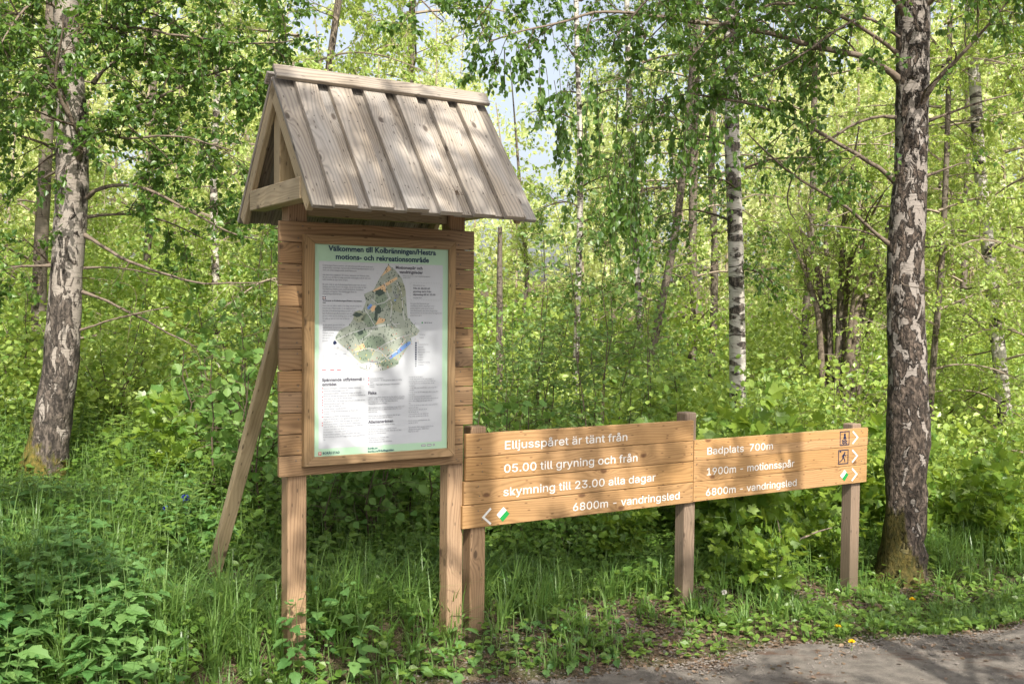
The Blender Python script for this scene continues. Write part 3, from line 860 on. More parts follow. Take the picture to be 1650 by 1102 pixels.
def tmpl_rib(ws, serr=0.0, fold=.25, droop=.18):
    """leaf with a drooping midrib and an outline of half widths ws (serr: toothed edge)"""
    n = len(ws) + 1
    V = [(i / n, 0, -droop * (i / n) ** 2) for i in range(n + 1)]
    Fs = []
    for sg in (1, -1):
        b0 = len(V)
        for i, w in enumerate(ws):
            t = (i + 1) / n - (serr if i % 2 else -serr) * .25 - .04
            ww = w * (1 + (serr if i % 2 == 0 else -serr))
            V.append((t, sg * ww, -droop * t * t + fold * ww))
        side = [0] + [b0 + i for i in range(len(ws))] + [n]
        for i in range(n):
            if i == 0: q = (0, side[1], 1, 1)
            elif i == n - 1: q = (i, side[i], n, n)
            else: q = (i, side[i], side[i + 1], i + 1)
            q = q[:3] + ((q[3],) if q[3] != q[2] else ())
            Fs.append(q if sg < 0 else q[::-1])
    tri = [f for f in Fs if len(f) == 3]; quad = [f for f in Fs if len(f) == 4]
    for f in quad: tri += [(f[0], f[1], f[2]), (f[0], f[2], f[3])]
    return np.array(V, float), np.array(tri)


T_BIRCH = tmpl_fold2(0.40, 0.14, 0.30, 0.50)
T_OVAL = tmpl_fold2(0.36, 0.12, 0.42, 0.78)
T_NET = tmpl_rib([.22, .31, .31, .27, .20, .11], .14, .22, .22)
T_ROUND = tmpl_rib([.24, .36, .40, .34, .18], .04, .15, .12)
T_HERB = tmpl_fold2(0.33, 0.25, 0.30, 0.62)
T_LANCE = tmpl_fold2(0.15, 0.25, 0.35, 0.7)
T_QUAD = (np.array([(0, 0, 0), (0.42, -0.36, 0.1), (1, 0, 0), (0.42, 0.36, 0.1)], float), np.array([(0, 1, 2, 3)]))


def tmpl_maple():
    # five-lobed leaf, each half a fan around the midrib
    R = [(0.0, 0.0), (-0.10, 0.20), (-0.02, 0.47), (0.17, 0.36), (0.22, 0.42), (0.48, 0.62), (0.52, 0.42), (0.63, 0.38), (0.55, 0.16), (0.74, 0.24), (0.80, 0.12), (1.0, 0.0)]
    c = (0.28, 0.0)
    V = [(c[0], c[1], 0.0)]; Fs = []
    for sgn in (1, -1):
        b0 = len(V)
        for x, y in R: V.append((x, sgn * y, 0.22 * abs(y) - 0.12 * x * x))
        for i in range(len(R) - 1):
            Fs.append((0, b0 + i + 1, b0 + i) if sgn > 0 else (0, b0 + i, b0 + i + 1))
    return np.array(V, float), np.array(Fs)


T_MAPLE = tmpl_maple()


def unit(v):
    return v / (np.linalg.norm(v, axis=-1, keepdims=True) + 1e-9)


def place_leaves(P, A, Nn, S, tmpl):
    """P base points, A axis directions, Nn normals, S lengths"""
    A = unit(A); B = unit(np.cross(Nn, A)); C = np.cross(A, B)
    TV, TF = tmpl
    V = P[:, None, :] + S[:, None, None] * (TV[None, :, 0:1] * A[:, None] + TV[None, :, 1:2] * B[:, None] + TV[None, :, 2:3] * C[:, None])
    k = len(TV)
    Fa = TF[None] + (np.arange(len(P)) * k)[:, None, None]
    return V.reshape(-1, 3), Fa.reshape(-1, TF.shape[1])


def tube(path, r, sides=5):
    path = np.asarray(path, float); r = np.broadcast_to(np.asarray(r, float), (len(path),))
    t = unit(np.gradient(path, axis=0))
    ref = np.array([0.31, 0.22, 0.92]) if abs(t[0][2]) < 0.8 else np.array([1.0, 0.1, 0.0])
    a = unit(np.cross(t, ref)); b = np.cross(t, a)
    ang = np.linspace(0, 2 * np.pi, sides, endpoint=False)
    V = path[:, None] + r[:, None, None] * (np.cos(ang)[None, :, None] * a[:, None] + np.sin(ang)[None, :, None] * b[:, None])
    n = len(path)
    i = np.arange(n - 1)[:, None] * sides; j = np.arange(sides)[None]; j2 = (j + 1) % sides
    Fq = np.stack([i + j, i + j2, i + sides + j2, i + sides + j], -1).reshape(-1, 4)
    return V.reshape(-1, 3), Fq


class Plant:
    def __init__(s, seed, origin=(0, 0, 0)):
        s.r = np.random.default_rng(seed)
        s.o = np.array(origin, float)
        s.tw = []; s.tr = []
        s.lP, s.lA, s.lN, s.lS, s.lT = [], [], [], [], []

    def add_tube(s, path, r, sides=5, trunk=False):
        (s.tr if trunk else s.tw).append(tube(path, r, sides))

    def add_leaves(s, P, A, Nn, S, T=None):
        s.lP.append(P); s.lA.append(A); s.lN.append(Nn); s.lS.append(S)
        s.lT.append(s.r.random(len(P)) if T is None else T)

    def twig(s, p, d, L, r, n, ls, droop=0.5, up=0.0, steps=5, spread=0.7, tint=None, wander=.22):
        R = s.r
        pts = [np.array(p, float)]; d = np.array(d, float); d /= np.linalg.norm(d) + 1e-9
        for _ in range(steps):
            d = d + np.array([0, 0, -droop / steps + up / steps]) + R.normal(0, wander, 3) * 0.6
            d /= np.linalg.norm(d)
            pts.append(pts[-1] + d * L / steps)
        pts = np.array(pts)
        s.add_tube(pts, np.linspace(r, r * 0.35, len(pts)), 3)
        t = R.uniform(0.12, 1.0, n) * steps
        i = np.minimum(t.astype(int), steps - 1); f = (t - i)[:, None]
        P = pts[i] * (1 - f) + pts[i + 1] * f
        dd = unit(pts[i + 1] - pts[i])
        A = dd * 0.4 + R.normal(0, spread, (n, 3)) + np.array([0, 0, -droop * 0.9 + up])
        Nn = R.normal(0, 0.6, (n, 3)) + np.array([0, -.1, 0.75])
        P = P + unit(A) * ls * 0.3
        T = None
        if tint is not None: T = np.clip(R.normal(tint, .22, n), 0, 1)
        s.add_leaves(P, A, Nn, ls * R.uniform(0.65, 1.2, n), T)
        return pts

    def limb(s, path, r0, r1, nb, bl, ntw=4, tl=0.4, nl=14, ls=0.05, droop=0.6, start=0.25, sides=7, trunk=True, brise=0.1):
        """a limb along path with side branches and leafy twigs"""
        R = s.r
        path = np.asarray(path, float)
        # resample with slight wander
        seg = np.linalg.norm(np.diff(path, axis=0), axis=1); cum = np.concatenate([[0], np.cumsum(seg)])
        n = max(6, int(cum[-1] / 0.10)); tt = np.linspace(0, cum[-1], n)
        pts = np.stack([np.interp(tt, cum, path[:, k]) for k in range(3)], 1)
        ker = np.array([1, 2, 3, 2, 1]) / 9.0
        sm = np.stack([np.convolve(np.pad(pts[:, k], 2, mode='edge'), ker, mode='valid') for k in range(3)], 1)
        sm[0] = pts[0]
        sm[1:] += np.cumsum(R.normal(0, 0.004, (n - 1, 3)), 0)
        rad = np.linspace(r0, r1, n) * (1 + 0.5 * np.exp(-tt / (r0 * 2.5)))
        s.add_tube(sm, rad, sides, trunk)
        for k in range(nb):
            f = start + (1 - start) * (k + R.random()) / nb
            i = min(n - 2, int(f * (n - 1)))
            d0 = unit(sm[i + 1] - sm[i]); side = R.normal(0, 1, 3); side -= d0 * (side @ d0); side = unit(side)
            d = d0 * 0.55 + side * 0.8 + np.array([0, 0, brise])
            L = bl * R.uniform(0.5, 1.15) * (1.15 - 0.6 * f)
            m = 5; bp = [sm[i]]; d = unit(d)
            for _ in range(m):
                d = unit(d + R.normal(0, 0.13, 3) + np.array([0, 0, -0.08 * droop])); bp.append(bp[-1] + d * L / m)
            bp = np.array(bp)
            rb = max(0.003, min(rad[i] * 0.5, 0.010))
            s.add_tube(bp, np.linspace(rb, 0.002, len(bp)), 4)
            for q in range(ntw):
                g = R.uniform(0.25, 1.0) * m; a = min(int(g), m - 1); p = bp[a] + (bp[a + 1] - bp[a]) * (g - a)
                dd = unit(bp[a + 1] - bp[a]) * 0.6 + R.normal(0, 0.6, 3)
                s.twig(p, dd, tl * R.uniform(0.5, 1.3), 0.0028, int(nl * R.uniform(0.6, 1.3)), ls, droop)

    def bare(s, p, d, L, r, depth=2, steps=7, trunk=True):
        """a leafless branch with forks"""
        R = s.r; pts = [np.array(p, float)]; d = unit(np.array(d, float))
        for _ in range(steps):
            d = unit(d + R.normal(0, 0.16, 3)); pts.append(pts[-1] + d * L / steps)
        pts = np.array(pts); s.add_tube(pts, np.linspace(r, r * .3, len(pts)), 4, trunk)
        if depth > 0:
            for k in range(3):
                i = R.integers(2, steps)
                s.bare(pts[i], unit(pts[i] - pts[i - 1]) + R.normal(0, 0.6, 3), L * R.uniform(.3, .55), r * .5, depth - 1, 5, trunk)

    def build_crown(s, name, parent, leafm, twigm, tmpl):
        Vs, Fs, T, Mi = [], [], [], []
        off = 0
        out = []
        if s.lP:
            P = np.concatenate(s.lP); A = np.concatenate(s.lA); Nn = np.concatenate(s.lN); S = np.concatenate(s.lS); ti = np.concatenate(s.lT)
            V, Fl = place_leaves(P - s.o, A, Nn, S, tmpl)
            Vs.append(V); out.append(Fl); T.append(np.repeat(ti, len(tmpl[1]))); Mi.append(np.zeros(len(Fl), int)); off = len(V)
        tf = []
        for V, Fq in s.tw:
            Vs.append(V - s.o); tf.append(Fq + off); off += len(V)
        if tf:
            tf = np.concatenate(tf); out.append(tf); T.append(np.zeros(len(tf))); Mi.append(np.ones(len(tf), int))
        return mesh_np(name, np.concatenate(Vs), out, [leafm, twigm], parent, T, Mi)

    def build_trunk(s, name, parent, barkm):
        Vs, Fs, Mi, off = [], [], [], 0
        for V, Fq in s.tr:
            Vs.append(V - s.o); Fs.append(Fq + off); off += len(V); Mi.append(np.full(len(Fq), 0 if len(V) > 300 else 1))
        return mesh_np(name, np.concatenate(Vs), [np.concatenate(Fs)], [barkm, M_LIMB], parent, None, [np.concatenate(Mi)], smooth_sh=True)


def trunk_mesh(plant, pts, radii, seed, sides=26, step=0.035, rough=0.05, flare=None, base_lobes=0.0):
    """a trunk of rough bark along pts with given radii"""
    R = np.random.default_rng(seed)
    pts = np.asarray(pts, float); radii = np.asarray(radii, float)
    seg = np.linalg.norm(np.diff(pts, axis=0), axis=1); cum = np.concatenate([[0], np.cumsum(seg)])
    n = int(cum[-1] / step); tt = np.linspace(0, cum[-1], n)
    P = np.stack([np.interp(tt, cum, pts[:, k]) for k in range(3)], 1)
    w = max(3, int(0.25 / step)) | 1
    ker = np.hanning(w + 2)[1:-1]; ker /= ker.sum()
    P = np.stack([np.convolve(np.pad(P[:, k], w // 2, mode='reflect', reflect_type='odd'), ker, mode='valid') for k in range(3)], 1)
    rad = np.interp(tt, cum, radii)
    ang = np.linspace(0, 2 * np.pi, sides, endpoint=False)
    # smooth random field over (height, angle)
    g = R.normal(0, 1, (n // 3 + 3, sides)); g = (g + np.roll(g, 1, 1) + np.roll(g, -1, 1)) / 2
    gi = np.arange(n) / 3.0; i0 = gi.astype(int); fr = (gi - i0)[:, None]
    field = g[i0] * (1 - fr) + g[i0 + 1] * fr
    g2 = R.normal(0, 1, (n // 12 + 3, sides)); g2 = sum(np.roll(g2, k, 1) for k in range(-3, 4)) / 3.5
    gi = np.arange(n) / 12.0; i0 = gi.astype(int); fr = (gi - i0)[:, None]
    field2 = g2[i0] * (1 - fr) + g2[i0 + 1] * fr
    low = np.exp(-tt / 1.0)[:, None]
    rr_ = rad[:, None] * (1 + rough * (0.35 + 0.9 * low) * field + 0.035 * field2)
    if base_lobes:
        rr_ = rr_ * (1 + base_lobes * np.exp(-tt / 0.28)[:, None] * (0.55 + 0.45 * np.sin(ang * 4 + 0.7)[None] + .35 * np.sin(ang * 3 + 2)[None]))
    V = P[:, None] + np.stack([rr_ * np.cos(ang), rr_ * np.sin(ang), 0 * rr_], -1)
    i = np.arange(n - 1)[:, None] * sides; j = np.arange(sides)[None]; j2 = (j + 1) % sides
    Fq = np.stack([i + j, i + j2, i + sides + j2, i + sides + j], -1).reshape(-1, 4)
    plant.tr.append((V.reshape(-1, 3), Fq))


def upper_limbs(pl, top_pts, n, L, seed, ls, az_bias=None, z0=None, nl=13, nb=7, spread=.45, bl=.8, ntw=4, tl=.4):
    """limbs along a trunk path, mostly above the frame: they shade and hang into view"""
    R = np.random.default_rng(seed)
    top_pts = np.asarray(top_pts, float)
    for k in range(n):
        f = (k + R.random()) / n
        x = f * (len(top_pts) - 1); i = min(int(x), len(top_pts) - 2); p = top_pts[i] + (top_pts[i + 1] - top_pts[i]) * (x - i)
        az = R.uniform(0, 2 * np.pi)
        if az_bias is not None and R.random() < 0.6: az = az_bias + R.normal(0, .6)
        d = np.array([math.cos(az), math.sin(az), spread]); LL = L * R.uniform(.6, 1.1) * (1 - .45 * f)
        pts = [p]
        for q in range(7):
            d = unit(d + np.array([0, 0, -.13]) + R.normal(0, .1, 3)); pts.append(pts[-1] + d * LL / 7)
        pl.limb(pts, 0.028, 0.006, nb, bl, ntw, tl, nl, ls, .8, .2, 5)


def pxpath(pts, Y, dY=0.0, jit=0.0, r=None):
    n = len(pts)
    out = []
    for k, (x, y) in enumerate(pts):
        out.append(at(x, y, Y + dY * k / max(1, n - 1)))
    return np.array(out)


# ------------------------------------------------------------------ the two big birches beside the kiosk and the sign
YB = 8.8
Lc = [(60, 800, 110), (66, 770, 84), (78, 715, 68), (90, 640, 60), (97, 600, 58), (103, 500, 55), (110, 400, 53), (116, 300, 55), (117, 200, 50), (110, 100, 45), (105, 0, 41), (103, -120, 37), (108, -300, 31), (118, -520, 24), (128, -760, 14)]
base = at(62, 780, YB); gz = float(ground_z(base[0], base[1]))
ob = np.array([base[0], base[1], gz])
birch = empty("birch_tree", tuple(ob))
tag(birch, "big pale birch with a mossy yellow foot and long low branches left of the kiosk", "tree")
pl = Plant(21, ob)
tp = [at(x, y, YB) for x, y, w in Lc]; tr_ = [w / 2.14 / F_PX * YB for x, y, w in Lc]
tp = [tp[0] + np.array([0, 0, -.2])] + tp; tr_ = [tr_[0] * 1.15] + tr_
trunk_mesh(pl, tp, tr_, 5, base_lobes=.22)
LL = [  # pixel path, depth change to the tip, start radius, side branches
    ([(118, 282), (124, 240), (140, 226), (112, 190), (88, 155), (84, 118), (97, 70), (99, 20)], -0.7, .030, 10),
    ([(140, 226), (180, 196), (250, 162), (300, 138), (350, 116), (425, 108)], -0.5, .020, 12),
    ([(150, 135), (182, 96), (215, 84), (262, 92), (330, 100)], 0.4, .016, 9),
    ([(130, 70), (182, 55), (220, 28), (262, 2), (320, -30)], -0.3, .022, 10),
    ([(100, 110), (58, 72), (24, 22), (5, -20)], -0.2, .020, 8),
    ([(95, 245), (52, 221), (0, 206), (-60, 200)], -0.4, .013, 6),
    ([(140, 318), (158, 298), (215, 294), (262, 312), (320, 346), (380, 376), (428, 388)], -0.6, .018, 6),
    ([(140, 350), (180, 344), (240, 345), (290, 366), (345, 392)], 0.5, .012, 5),
    ([(135, 378), (195, 414), (270, 440), (330, 456), (430, 454)], -0.5, .016, 3),
    ([(132, 470), (200, 492), (262, 532), (320, 560), (372, 582)], 0.2, .013, 2),
    ([(134, 432), (200, 430), (262, 446)], 0.4, .009, 2),
    ([(82, 428), (40, 430), (-20, 434)], -0.3, .013, 4),
    ([(128, 532), (190, 511), (240, 503), (282, 494)], -0.1, .009, 2),
    ([(92, 160), (40, 130), (-10, 150)], 0.3, .014, 7),
    ([(108, 40), (170, -20), (270, -60), (380, -60), (470, -20)], -0.6, .024, 12),
    ([(126, 205), (200, 225), (300, 215), (380, 240)], -0.9, .012, 12),
    ([(105, -60), (220, -150), (380, -170), (520, -120), (640, -40), (720, 40)], -0.6, .026, 20),
    ([(110, 60), (190, 40), (300, 60), (400, 70), (470, 60)], -1.0, .014, 14),
    ([(104, 20), (60, -10), (20, 40), (-10, 90)], -0.7, .014, 10),
]
for pts, dY, r0, nb in LL:
    leafy = nb > 3
    pl.limb(pxpath(pts, YB, dY), r0, .005, int(nb * 1.25) if leafy else nb, .55 if leafy else .35, 5 if leafy else 1, .32, 19 if leafy else 5, .054, .55, .16, 7)
upper_limbs(pl, tp[12:], 22, 2.6, 8, .055, None)
pl.build_trunk("trunk", birch, M_BARK_L)
pl.build_crown("crown", birch, L_BIRCH, M_TWIG, T_BIRCH)

YR = 8.8
Rc = [(1448, 945, 90), (1451, 915, 74), (1455, 880, 68), (1460, 800, 64), (1464, 700, 68), (1463, 600, 64), (1459, 500, 58), (1459, 400, 57), (1466, 300, 54), (1470, 200, 51), (1471, 100, 51), (1471, 0, 52), (1472, -120, 48), (1476, -300, 40), (1484, -520, 32), (1490, -800, 18)]
base = at(1451, 925, YR); gz = float(ground_z(base[0], base[1]))
ob = np.array([base[0], base[1], gz])
birch2 = empty("birch_tree", tuple(ob))
tag(birch2, "dark rough barked birch standing beside the right end of the trail sign", "tree")
pl = Plant(22, ob)
tp = [at(x, y, YR) for x, y, w in Rc]; tr_ = [w / 2 / F_PX * YR for x, y, w in Rc]
tp = [tp[0] + np.array([0, 0, -.25])] + tp; tr_ = [tr_[0] * 1.1] + tr_
trunk_mesh(pl, tp, tr_, 9, rough=.065, base_lobes=.18)
RL = [
    ([(1452, 132), (1430, 106), (1390, 88), (1345, 80), (1290, 68), (1200, 46), (1100, 42), (1040, 31), (950, 28), (900, 45), (830, 60), (780, 78)], -1.0, .028, 20),
    ([(1442, 292), (1410, 264), (1340, 225), (1280, 190), (1210, 166), (1100, 150), (1040, 170)], -0.6, .020, 14),
    ([(1446, 190), (1425, 181), (1372, 200), (1340, 224), (1290, 262), (1270, 300), (1267, 340), (1290, 362)], 0.3, .014, 2),
    ([(1436, 396), (1400, 365), (1370, 336), (1300, 300), (1260, 270), (1200, 214)], -0.5, .017, 4),
    ([(1474, 195), (1490, 150), (1530, 110), (1575, 65), (1620, 15), (1648, -20)], -0.6, .026, 5),
    ([(1493, 196), (1540, 180), (1592, 160), (1640, 150)], -0.2, .013, 3),
    ([(1492, 284), (1530, 270), (1560, 261)], -0.1, .012, 0),
    ([(1434, 392), (1400, 370), (1350, 366), (1300, 364)], 0.3, .008, 1),
    ([(1465, 40), (1440, -10), (1380, -60), (1280, -90), (1150, -70), (1040, -10), (980, 60)], -1.2, .028, 22),
    ([(1450, 90), (1400, 50), (1330, 10), (1250, 0), (1160, 40), (1100, 110)], -0.9, .018, 14),
    ([(1466, -40), (1330, -170), (1130, -200), (940, -130), (820, -40), (750, 50)], -0.9, .026, 24),
    ([(1462, 70), (1390, 20), (1320, 60), (1250, 110), (1190, 130)], -0.8, .014, 14),
    ([(1480, 20), (1540, -30), (1600, -60), (1680, -40)], -0.9, .022, 10),
]
for pts, dY, r0, nb in RL:
    pl.limb(pxpath(pts, YR, dY), r0, .005, nb, .55, 4 if nb > 5 else 2, .34, 16 if nb > 5 else 6, .055, .8, .16, 7)
# long hanging sprays in the gap between kiosk and birch
for x, y, L in [(960, 110, .9), (1000, 150, 1.2), (1035, 190, 1.35), (1010, 230, 1.2), (905, 130, .6), (870, 110, .5), (930, 200, .55), (1090, 180, .7), (1130, 150, .6), (1060, 120, .9), (985, 260, .9), (1030, 300, .85), (840, 70, .4), (800, 80, .35), (1165, 190, .5), (905, 190, .45)]:
    for q in range(4):
        p = at(x + pl.r.uniform(-14, 14), y, YR - .7 + pl.r.uniform(-.25, .25))
        pl.twig(p, (pl.r.normal(0, .25), pl.r.normal(0, .25), -1), L * pl.r.uniform(.6, 1.0), .003, int(30 * L), .058, 1.2, steps=7, spread=.45, wander=.08)
upper_limbs(pl, tp[12:], 22, 2.8, 18, .055, math.pi)
pl.bare(at(1440, 448, YR - .16), (-.3, -.8, -.3), .45, .006, 2)
pl.bare(at(1452, 455, YR - .16), (.3, -.9, -.4), .35, .005, 1)
pl.build_trunk("trunk", birch2, M_BARK_R)
pl.build_crown("crown", birch2, L_BIRCH, M_TWIG, T_BIRCH)


# ------------------------------------------------------------------ trees of the wood behind: crowns shared, each tree its own
def wood_crown(seed, H, z0, spread, nl, ls, n_limb=20, hang=.6):
    """crown round the axis x=y=0, from z0 to H"""
    pl = Plant(seed)
    R = pl.r
    for k in range(n_limb):
        f = (k + R.random()) / n_limb
        z = z0 + (H - z0) * f
        az = k * 2.399 + R.normal(0, .3)
        L = spread * (0.75 + .5 * math.sin(math.pi * min(1, f * 1.1))) * R.uniform(.6, 1.15) * (1.1 - .65 * f)
        d = np.array([math.cos(az), math.sin(az), .55]); p = np.array([0, 0, z]); pts = [p]
        for q in range(6):
            d = unit(d + np.array([0, 0, -.12]) + R.normal(0, .13, 3)); pts.append(pts[-1] + d * L / 6)
        pl.limb(pts, .018, .005, 7, L * .42, 4, .42, nl, ls, hang, .25, 4, trunk=False)
    return pl


CROWNS = [wood_crown(100, 8.5, 0.6, 1.7, 28, .054, 26).build_crown("crown", None, L_MID, M_PALETWIG, T_QUAD),
          wood_crown(101, 9.0, 1.3, 2.0, 27, .055, 25, .9).build_crown("crown", None, L_MID, M_PALETWIG, T_QUAD),
          wood_crown(102, 8.0, 0.4, 1.4, 26, .052, 22, .3).build_crown("crown", None, L_MID, M_PALETWIG, T_QUAD),
          wood_crown(103, 9.0, 2.6, 1.2, 12, .060, 16, 1.0).build_crown("crown", None, L_BIRCH, M_TWIG, T_QUAD)]
CROWN_USED = [False] * len(CROWNS)


def wood_tree(name, label, cat, path, Y, w, crown, barkm, seed, cscale=1.0, group=None, bare=6, sides=12):
    """path: pixel points from foot to top (top may be above the frame)"""
    x, y = path[0]
    P = [at(px, py, Y) for px, py in path]
    g = float(ground_z(P[0][0], P[0][1]))
    ob = np.array([P[0][0], P[0][1], g])
    root = empty(name, tuple(ob)); tag(root, label, cat, group)
    P = [np.array([P[0][0], P[0][1], g - .15])] + [p for p in P if p[2] > g + .3]
    top = P[-1] + (P[-1] - P[-2]) / np.linalg.norm(P[-1] - P[-2]) * 3.2
    P.append(top)
    pl = Plant(seed, ob)
    r = w / 2 / F_PX * Y
    rad = [r * (1.25 if k == 0 else 1.05 - .05 * k) for k in range(len(P))]
    rad = [max(v, r * .25) for v in rad]; rad[-1] = r * .15
    trunk_mesh(pl, P, rad, seed, sides, .08, .04)
    for k in range(bare):
        f = pl.r.uniform(.15, .75) * (len(P) - 1); i = int(f); p = P[i] + (P[i + 1] - P[i]) * (f - i)
        az = pl.r.uniform(0, 6.28)
        pl.bare(p, (math.cos(az), math.sin(az), pl.r.uniform(-.1, .6)), pl.r.uniform(.5, 1.3), max(.006, r * .16), 2)
    pl.build_trunk("trunk", root, barkm)
    if crown is not None:
        c = CROWNS[crown]
        if CROWN_USED[crown]:
            c = c.copy(); COL.objects.link(c)
        CROWN_USED[crown] = True
        c.parent = root
        mid = P[min(3, len(P) - 2)] - ob
        c.location = (mid[0] * .6, mid[1] * .6, 0)
        c.scale = (cscale, cscale, cscale * pl.r.uniform(.9, 1.1))
        c.rotation_euler = (0, 0, pl.r.uniform(0, 6.28))
    return root


wood_tree("birch_tree", "slender white birch with black bark scars just left of the big dark birch", "tree", [(1190, 700), (1188, 540), (1186, 400), (1180, 230), (1178, 60), (1176, -120), (1175, -300)], 12.0, 28, 3, M_BARK_W, 31, 1.0, bare=3, sides=18)
wood_tree("birch_tree", "thin bright white birch in the open gap right of the kiosk roof", "tree", [(926, 640), (929, 560), (932, 450), (935, 330), (934, 200), (930, 80), (926, -100)], 15.0, 11, 3, M_BARK_W, 32, .8, bare=4)
wood_tree("birch_tree", "thin white birch partly behind hanging green sprays in the middle", "tree", [(1036, 640), (1030, 520), (1026, 420), (1020, 300), (1014, 180), (1010, 0), (1005, -150)], 15.5, 12, 3, M_BARK_W, 33, .9, bare=4)
wood_tree("leaning_tree", "grey spotted tree leaning to the right beside the thin white birch", "tree", [(1042, 620), (1052, 560), (1068, 480), (1084, 400), (1096, 320), (1108, 200), (1120, 60)], 14.0, 15, None, M_BARK_G, 34, .9)
wood_tree("leafy_tree", "grey trunk with leafy crown behind the upper end of the leaning tree", "tree", [(1112, 640), (1118, 520), (1116, 380), (1118, 240), (1122, 100), (1124, -50)], 16.0, 15, 1, M_BARK_G, 35, 1.0)
wood_tree("leafy_tree", "brownish trunk just left of the slender white birch", "tree", [(1146, 640), (1150, 520), (1152, 400), (1146, 280), (1150, 120), (1155, -60)], 17.0, 13, 3, M_BARK_G, 36, 1.1)
wood_tree("birch_tree", "spotted birch with a forked pale trunk near the right edge", "tree", [(1622, 700), (1612, 600), (1600, 480), (1590, 380), (1578, 260), (1570, 120), (1560, -60)], 13.0, 24, 2, M_BARK_W, 37, 1.0, sides=16)
wood_tree("leafy_tree", "thin grey stem rising directly behind the big dark birch", "tree", [(1500, 640), (1506, 560), (1514, 470), (1520, 380), (1526, 240), (1530, 60)], 12.5, 11, 1, M_BARK_G, 38, .9)
wood_tree("leafy_tree", "slim grey trunk half hidden behind the big pale birch on the left", "tree", [(62, 640), (62, 520), (66, 400), (72, 280), (78, 150), (84, 0), (90, -150)], 13.0, 24, 2, M_BARK_G, 39, 1.1, sides=16)
wood_tree("leafy_tree", "pale pinkish trunk in leaves between the big left birch and the kiosk", "tree", [(352, 640), (350, 520), (346, 400), (344, 280), (350, 150), (356, 0)], 15.0, 13, 2, M_BARK_W, 40, 1.0)
wood_tree("leafy_tree", "leafy tree whose crown fills the gap over the left end of the roof", "tree", [(450, 620), (470, 480), (500, 330), (520, 180), (540, 40), (560, -100)], 13.5, 14, 1, M_BARK_G, 41, 1.05)
wood_tree("leafy_tree", "leafy tree rising straight behind the ridge of the kiosk roof", "tree", [(640, 620), (650, 480), (655, 330), (660, 180), (664, 20), (668, -100)], 15.5, 13, 0, M_BARK_G, 42, 1.15)
wood_tree("leafy_tree", "bushy young tree in sunlight behind the sign's upper left corner", "tree", [(836, 620), (840, 540), (850, 450), (846, 400)], 18.0, 8, 2, M_BARK_G, 43, .52)
wood_tree("leafy_tree", "leafy tree at the far left edge of the wood", "tree", [(-40, 640), (-30, 520), (-20, 380), (-10, 200), (0, 0), (5, -100)], 14.0, 14, 0, M_BARK_G, 44, 1.1)
wood_tree("leafy_tree", "leafy tree between the left birch trunk and the pale pinkish trunk", "tree", [(228, 640), (232, 500), (240, 360), (246, 200), (250, 40), (252, -80)], 16.5, 12, 2, M_BARK_G, 45, 1.2)
wood_tree("leafy_tree", "dense green tree filling the right edge beside the spotted birch", "tree", [(1690, 700), (1694, 560), (1690, 400), (1684, 240), (1680, 60)], 11.5, 14, 2, M_BARK_G, 46, 1.0)
wood_tree("leafy_tree", "leafy tree behind the limbs between white birch and dark birch", "tree", [(1290, 640), (1300, 480), (1310, 320), (1312, 160), (1315, 0)], 17.5, 12, 1, M_BARK_G, 47, 1.15)
wood_tree("leafy_tree", "leafy tree just right of the dark birch trunk in the background", "tree", [(1548, 640), (1552, 480), (1558, 320), (1560, 160), (1562, 0)], 18.0, 12, 0, M_BARK_G, 48, 1.2)

# multi-stemmed dark tree left of the dark birch
P0 = at(1345, 640, 13.5); g = float(ground_z(P0[0], P0[1])); ob = np.array([P0[0], P0[1], g])
root = empty("alder_tree", tuple(ob)); tag(root, "dark many stemmed tree fanning out just left of the dark birch trunk", "tree")
pl = Plant(55, ob)
for px, top in [(1312, 400), (1330, 370), (1360, 350), (1395, 360), (1425, 380), (1455, 400), (1372, 410), (1296, 430), (1408, 440)]:
    a = at(1345 + (px - 1345) * .12, 660, 13.5); a[2] = g - .1
    m = at(1345 + (px - 1345) * .55, 500, 13.5 + pl.r.uniform(-.3, .3)); t = at(px, top, 13.5 + pl.r.uniform(-.7, .7)); t2 = t + (t - m) * .9 + pl.r.normal(0, .25, 3)
    trunk_mesh(pl, [a, m, t, t2], np.array([.055, .045, .03, .008]) * pl.r.uniform(.7, 1.2), int(px), 8, .12, .03)
    for k in range(6):
        f = pl.r.uniform(0, 1); p = m + (t - m) * f
        pl.bare(p, unit(t - m) + pl.r.normal(0, .6, 3), pl.r.uniform(.5, 1.1), .008, 2, trunk=False)
    for k in range(16):
        p = m + (t2 - m) * pl.r.uniform(.1, 1)
        pl.twig(p, pl.r.normal(0, 1, 3) + np.array([0, 0, .3]), pl.r.uniform(.3, .8), .004, 26, .07, .3)
pl.build_trunk("trunk", root, M_BARK_G)
pl.build_crown("crown", root, L_MID, M_TWIG, T_QUAD)

# dead grey pole right of the kiosk
P0 = at(805, 600, 13.0); g = float(ground_z(P0[0], P0[1])); ob = np.array([P0[0], P0[1], g])
root = empty("dead_tree", tuple(ob)); tag(root, "bare grey dead trunk with a broken top right of the kiosk panel", "dead trunk")
pl = Plant(56, ob)
trunk_mesh(pl, [np.array([P0[0], P0[1], g - .1]), at(805, 540, 13), at(805, 450, 13), at(806, 366, 13)], [.048, .042, .038, .027], 3, 12, .05, .04)
pl.build_trunk("trunk", root, M_BARK_G)


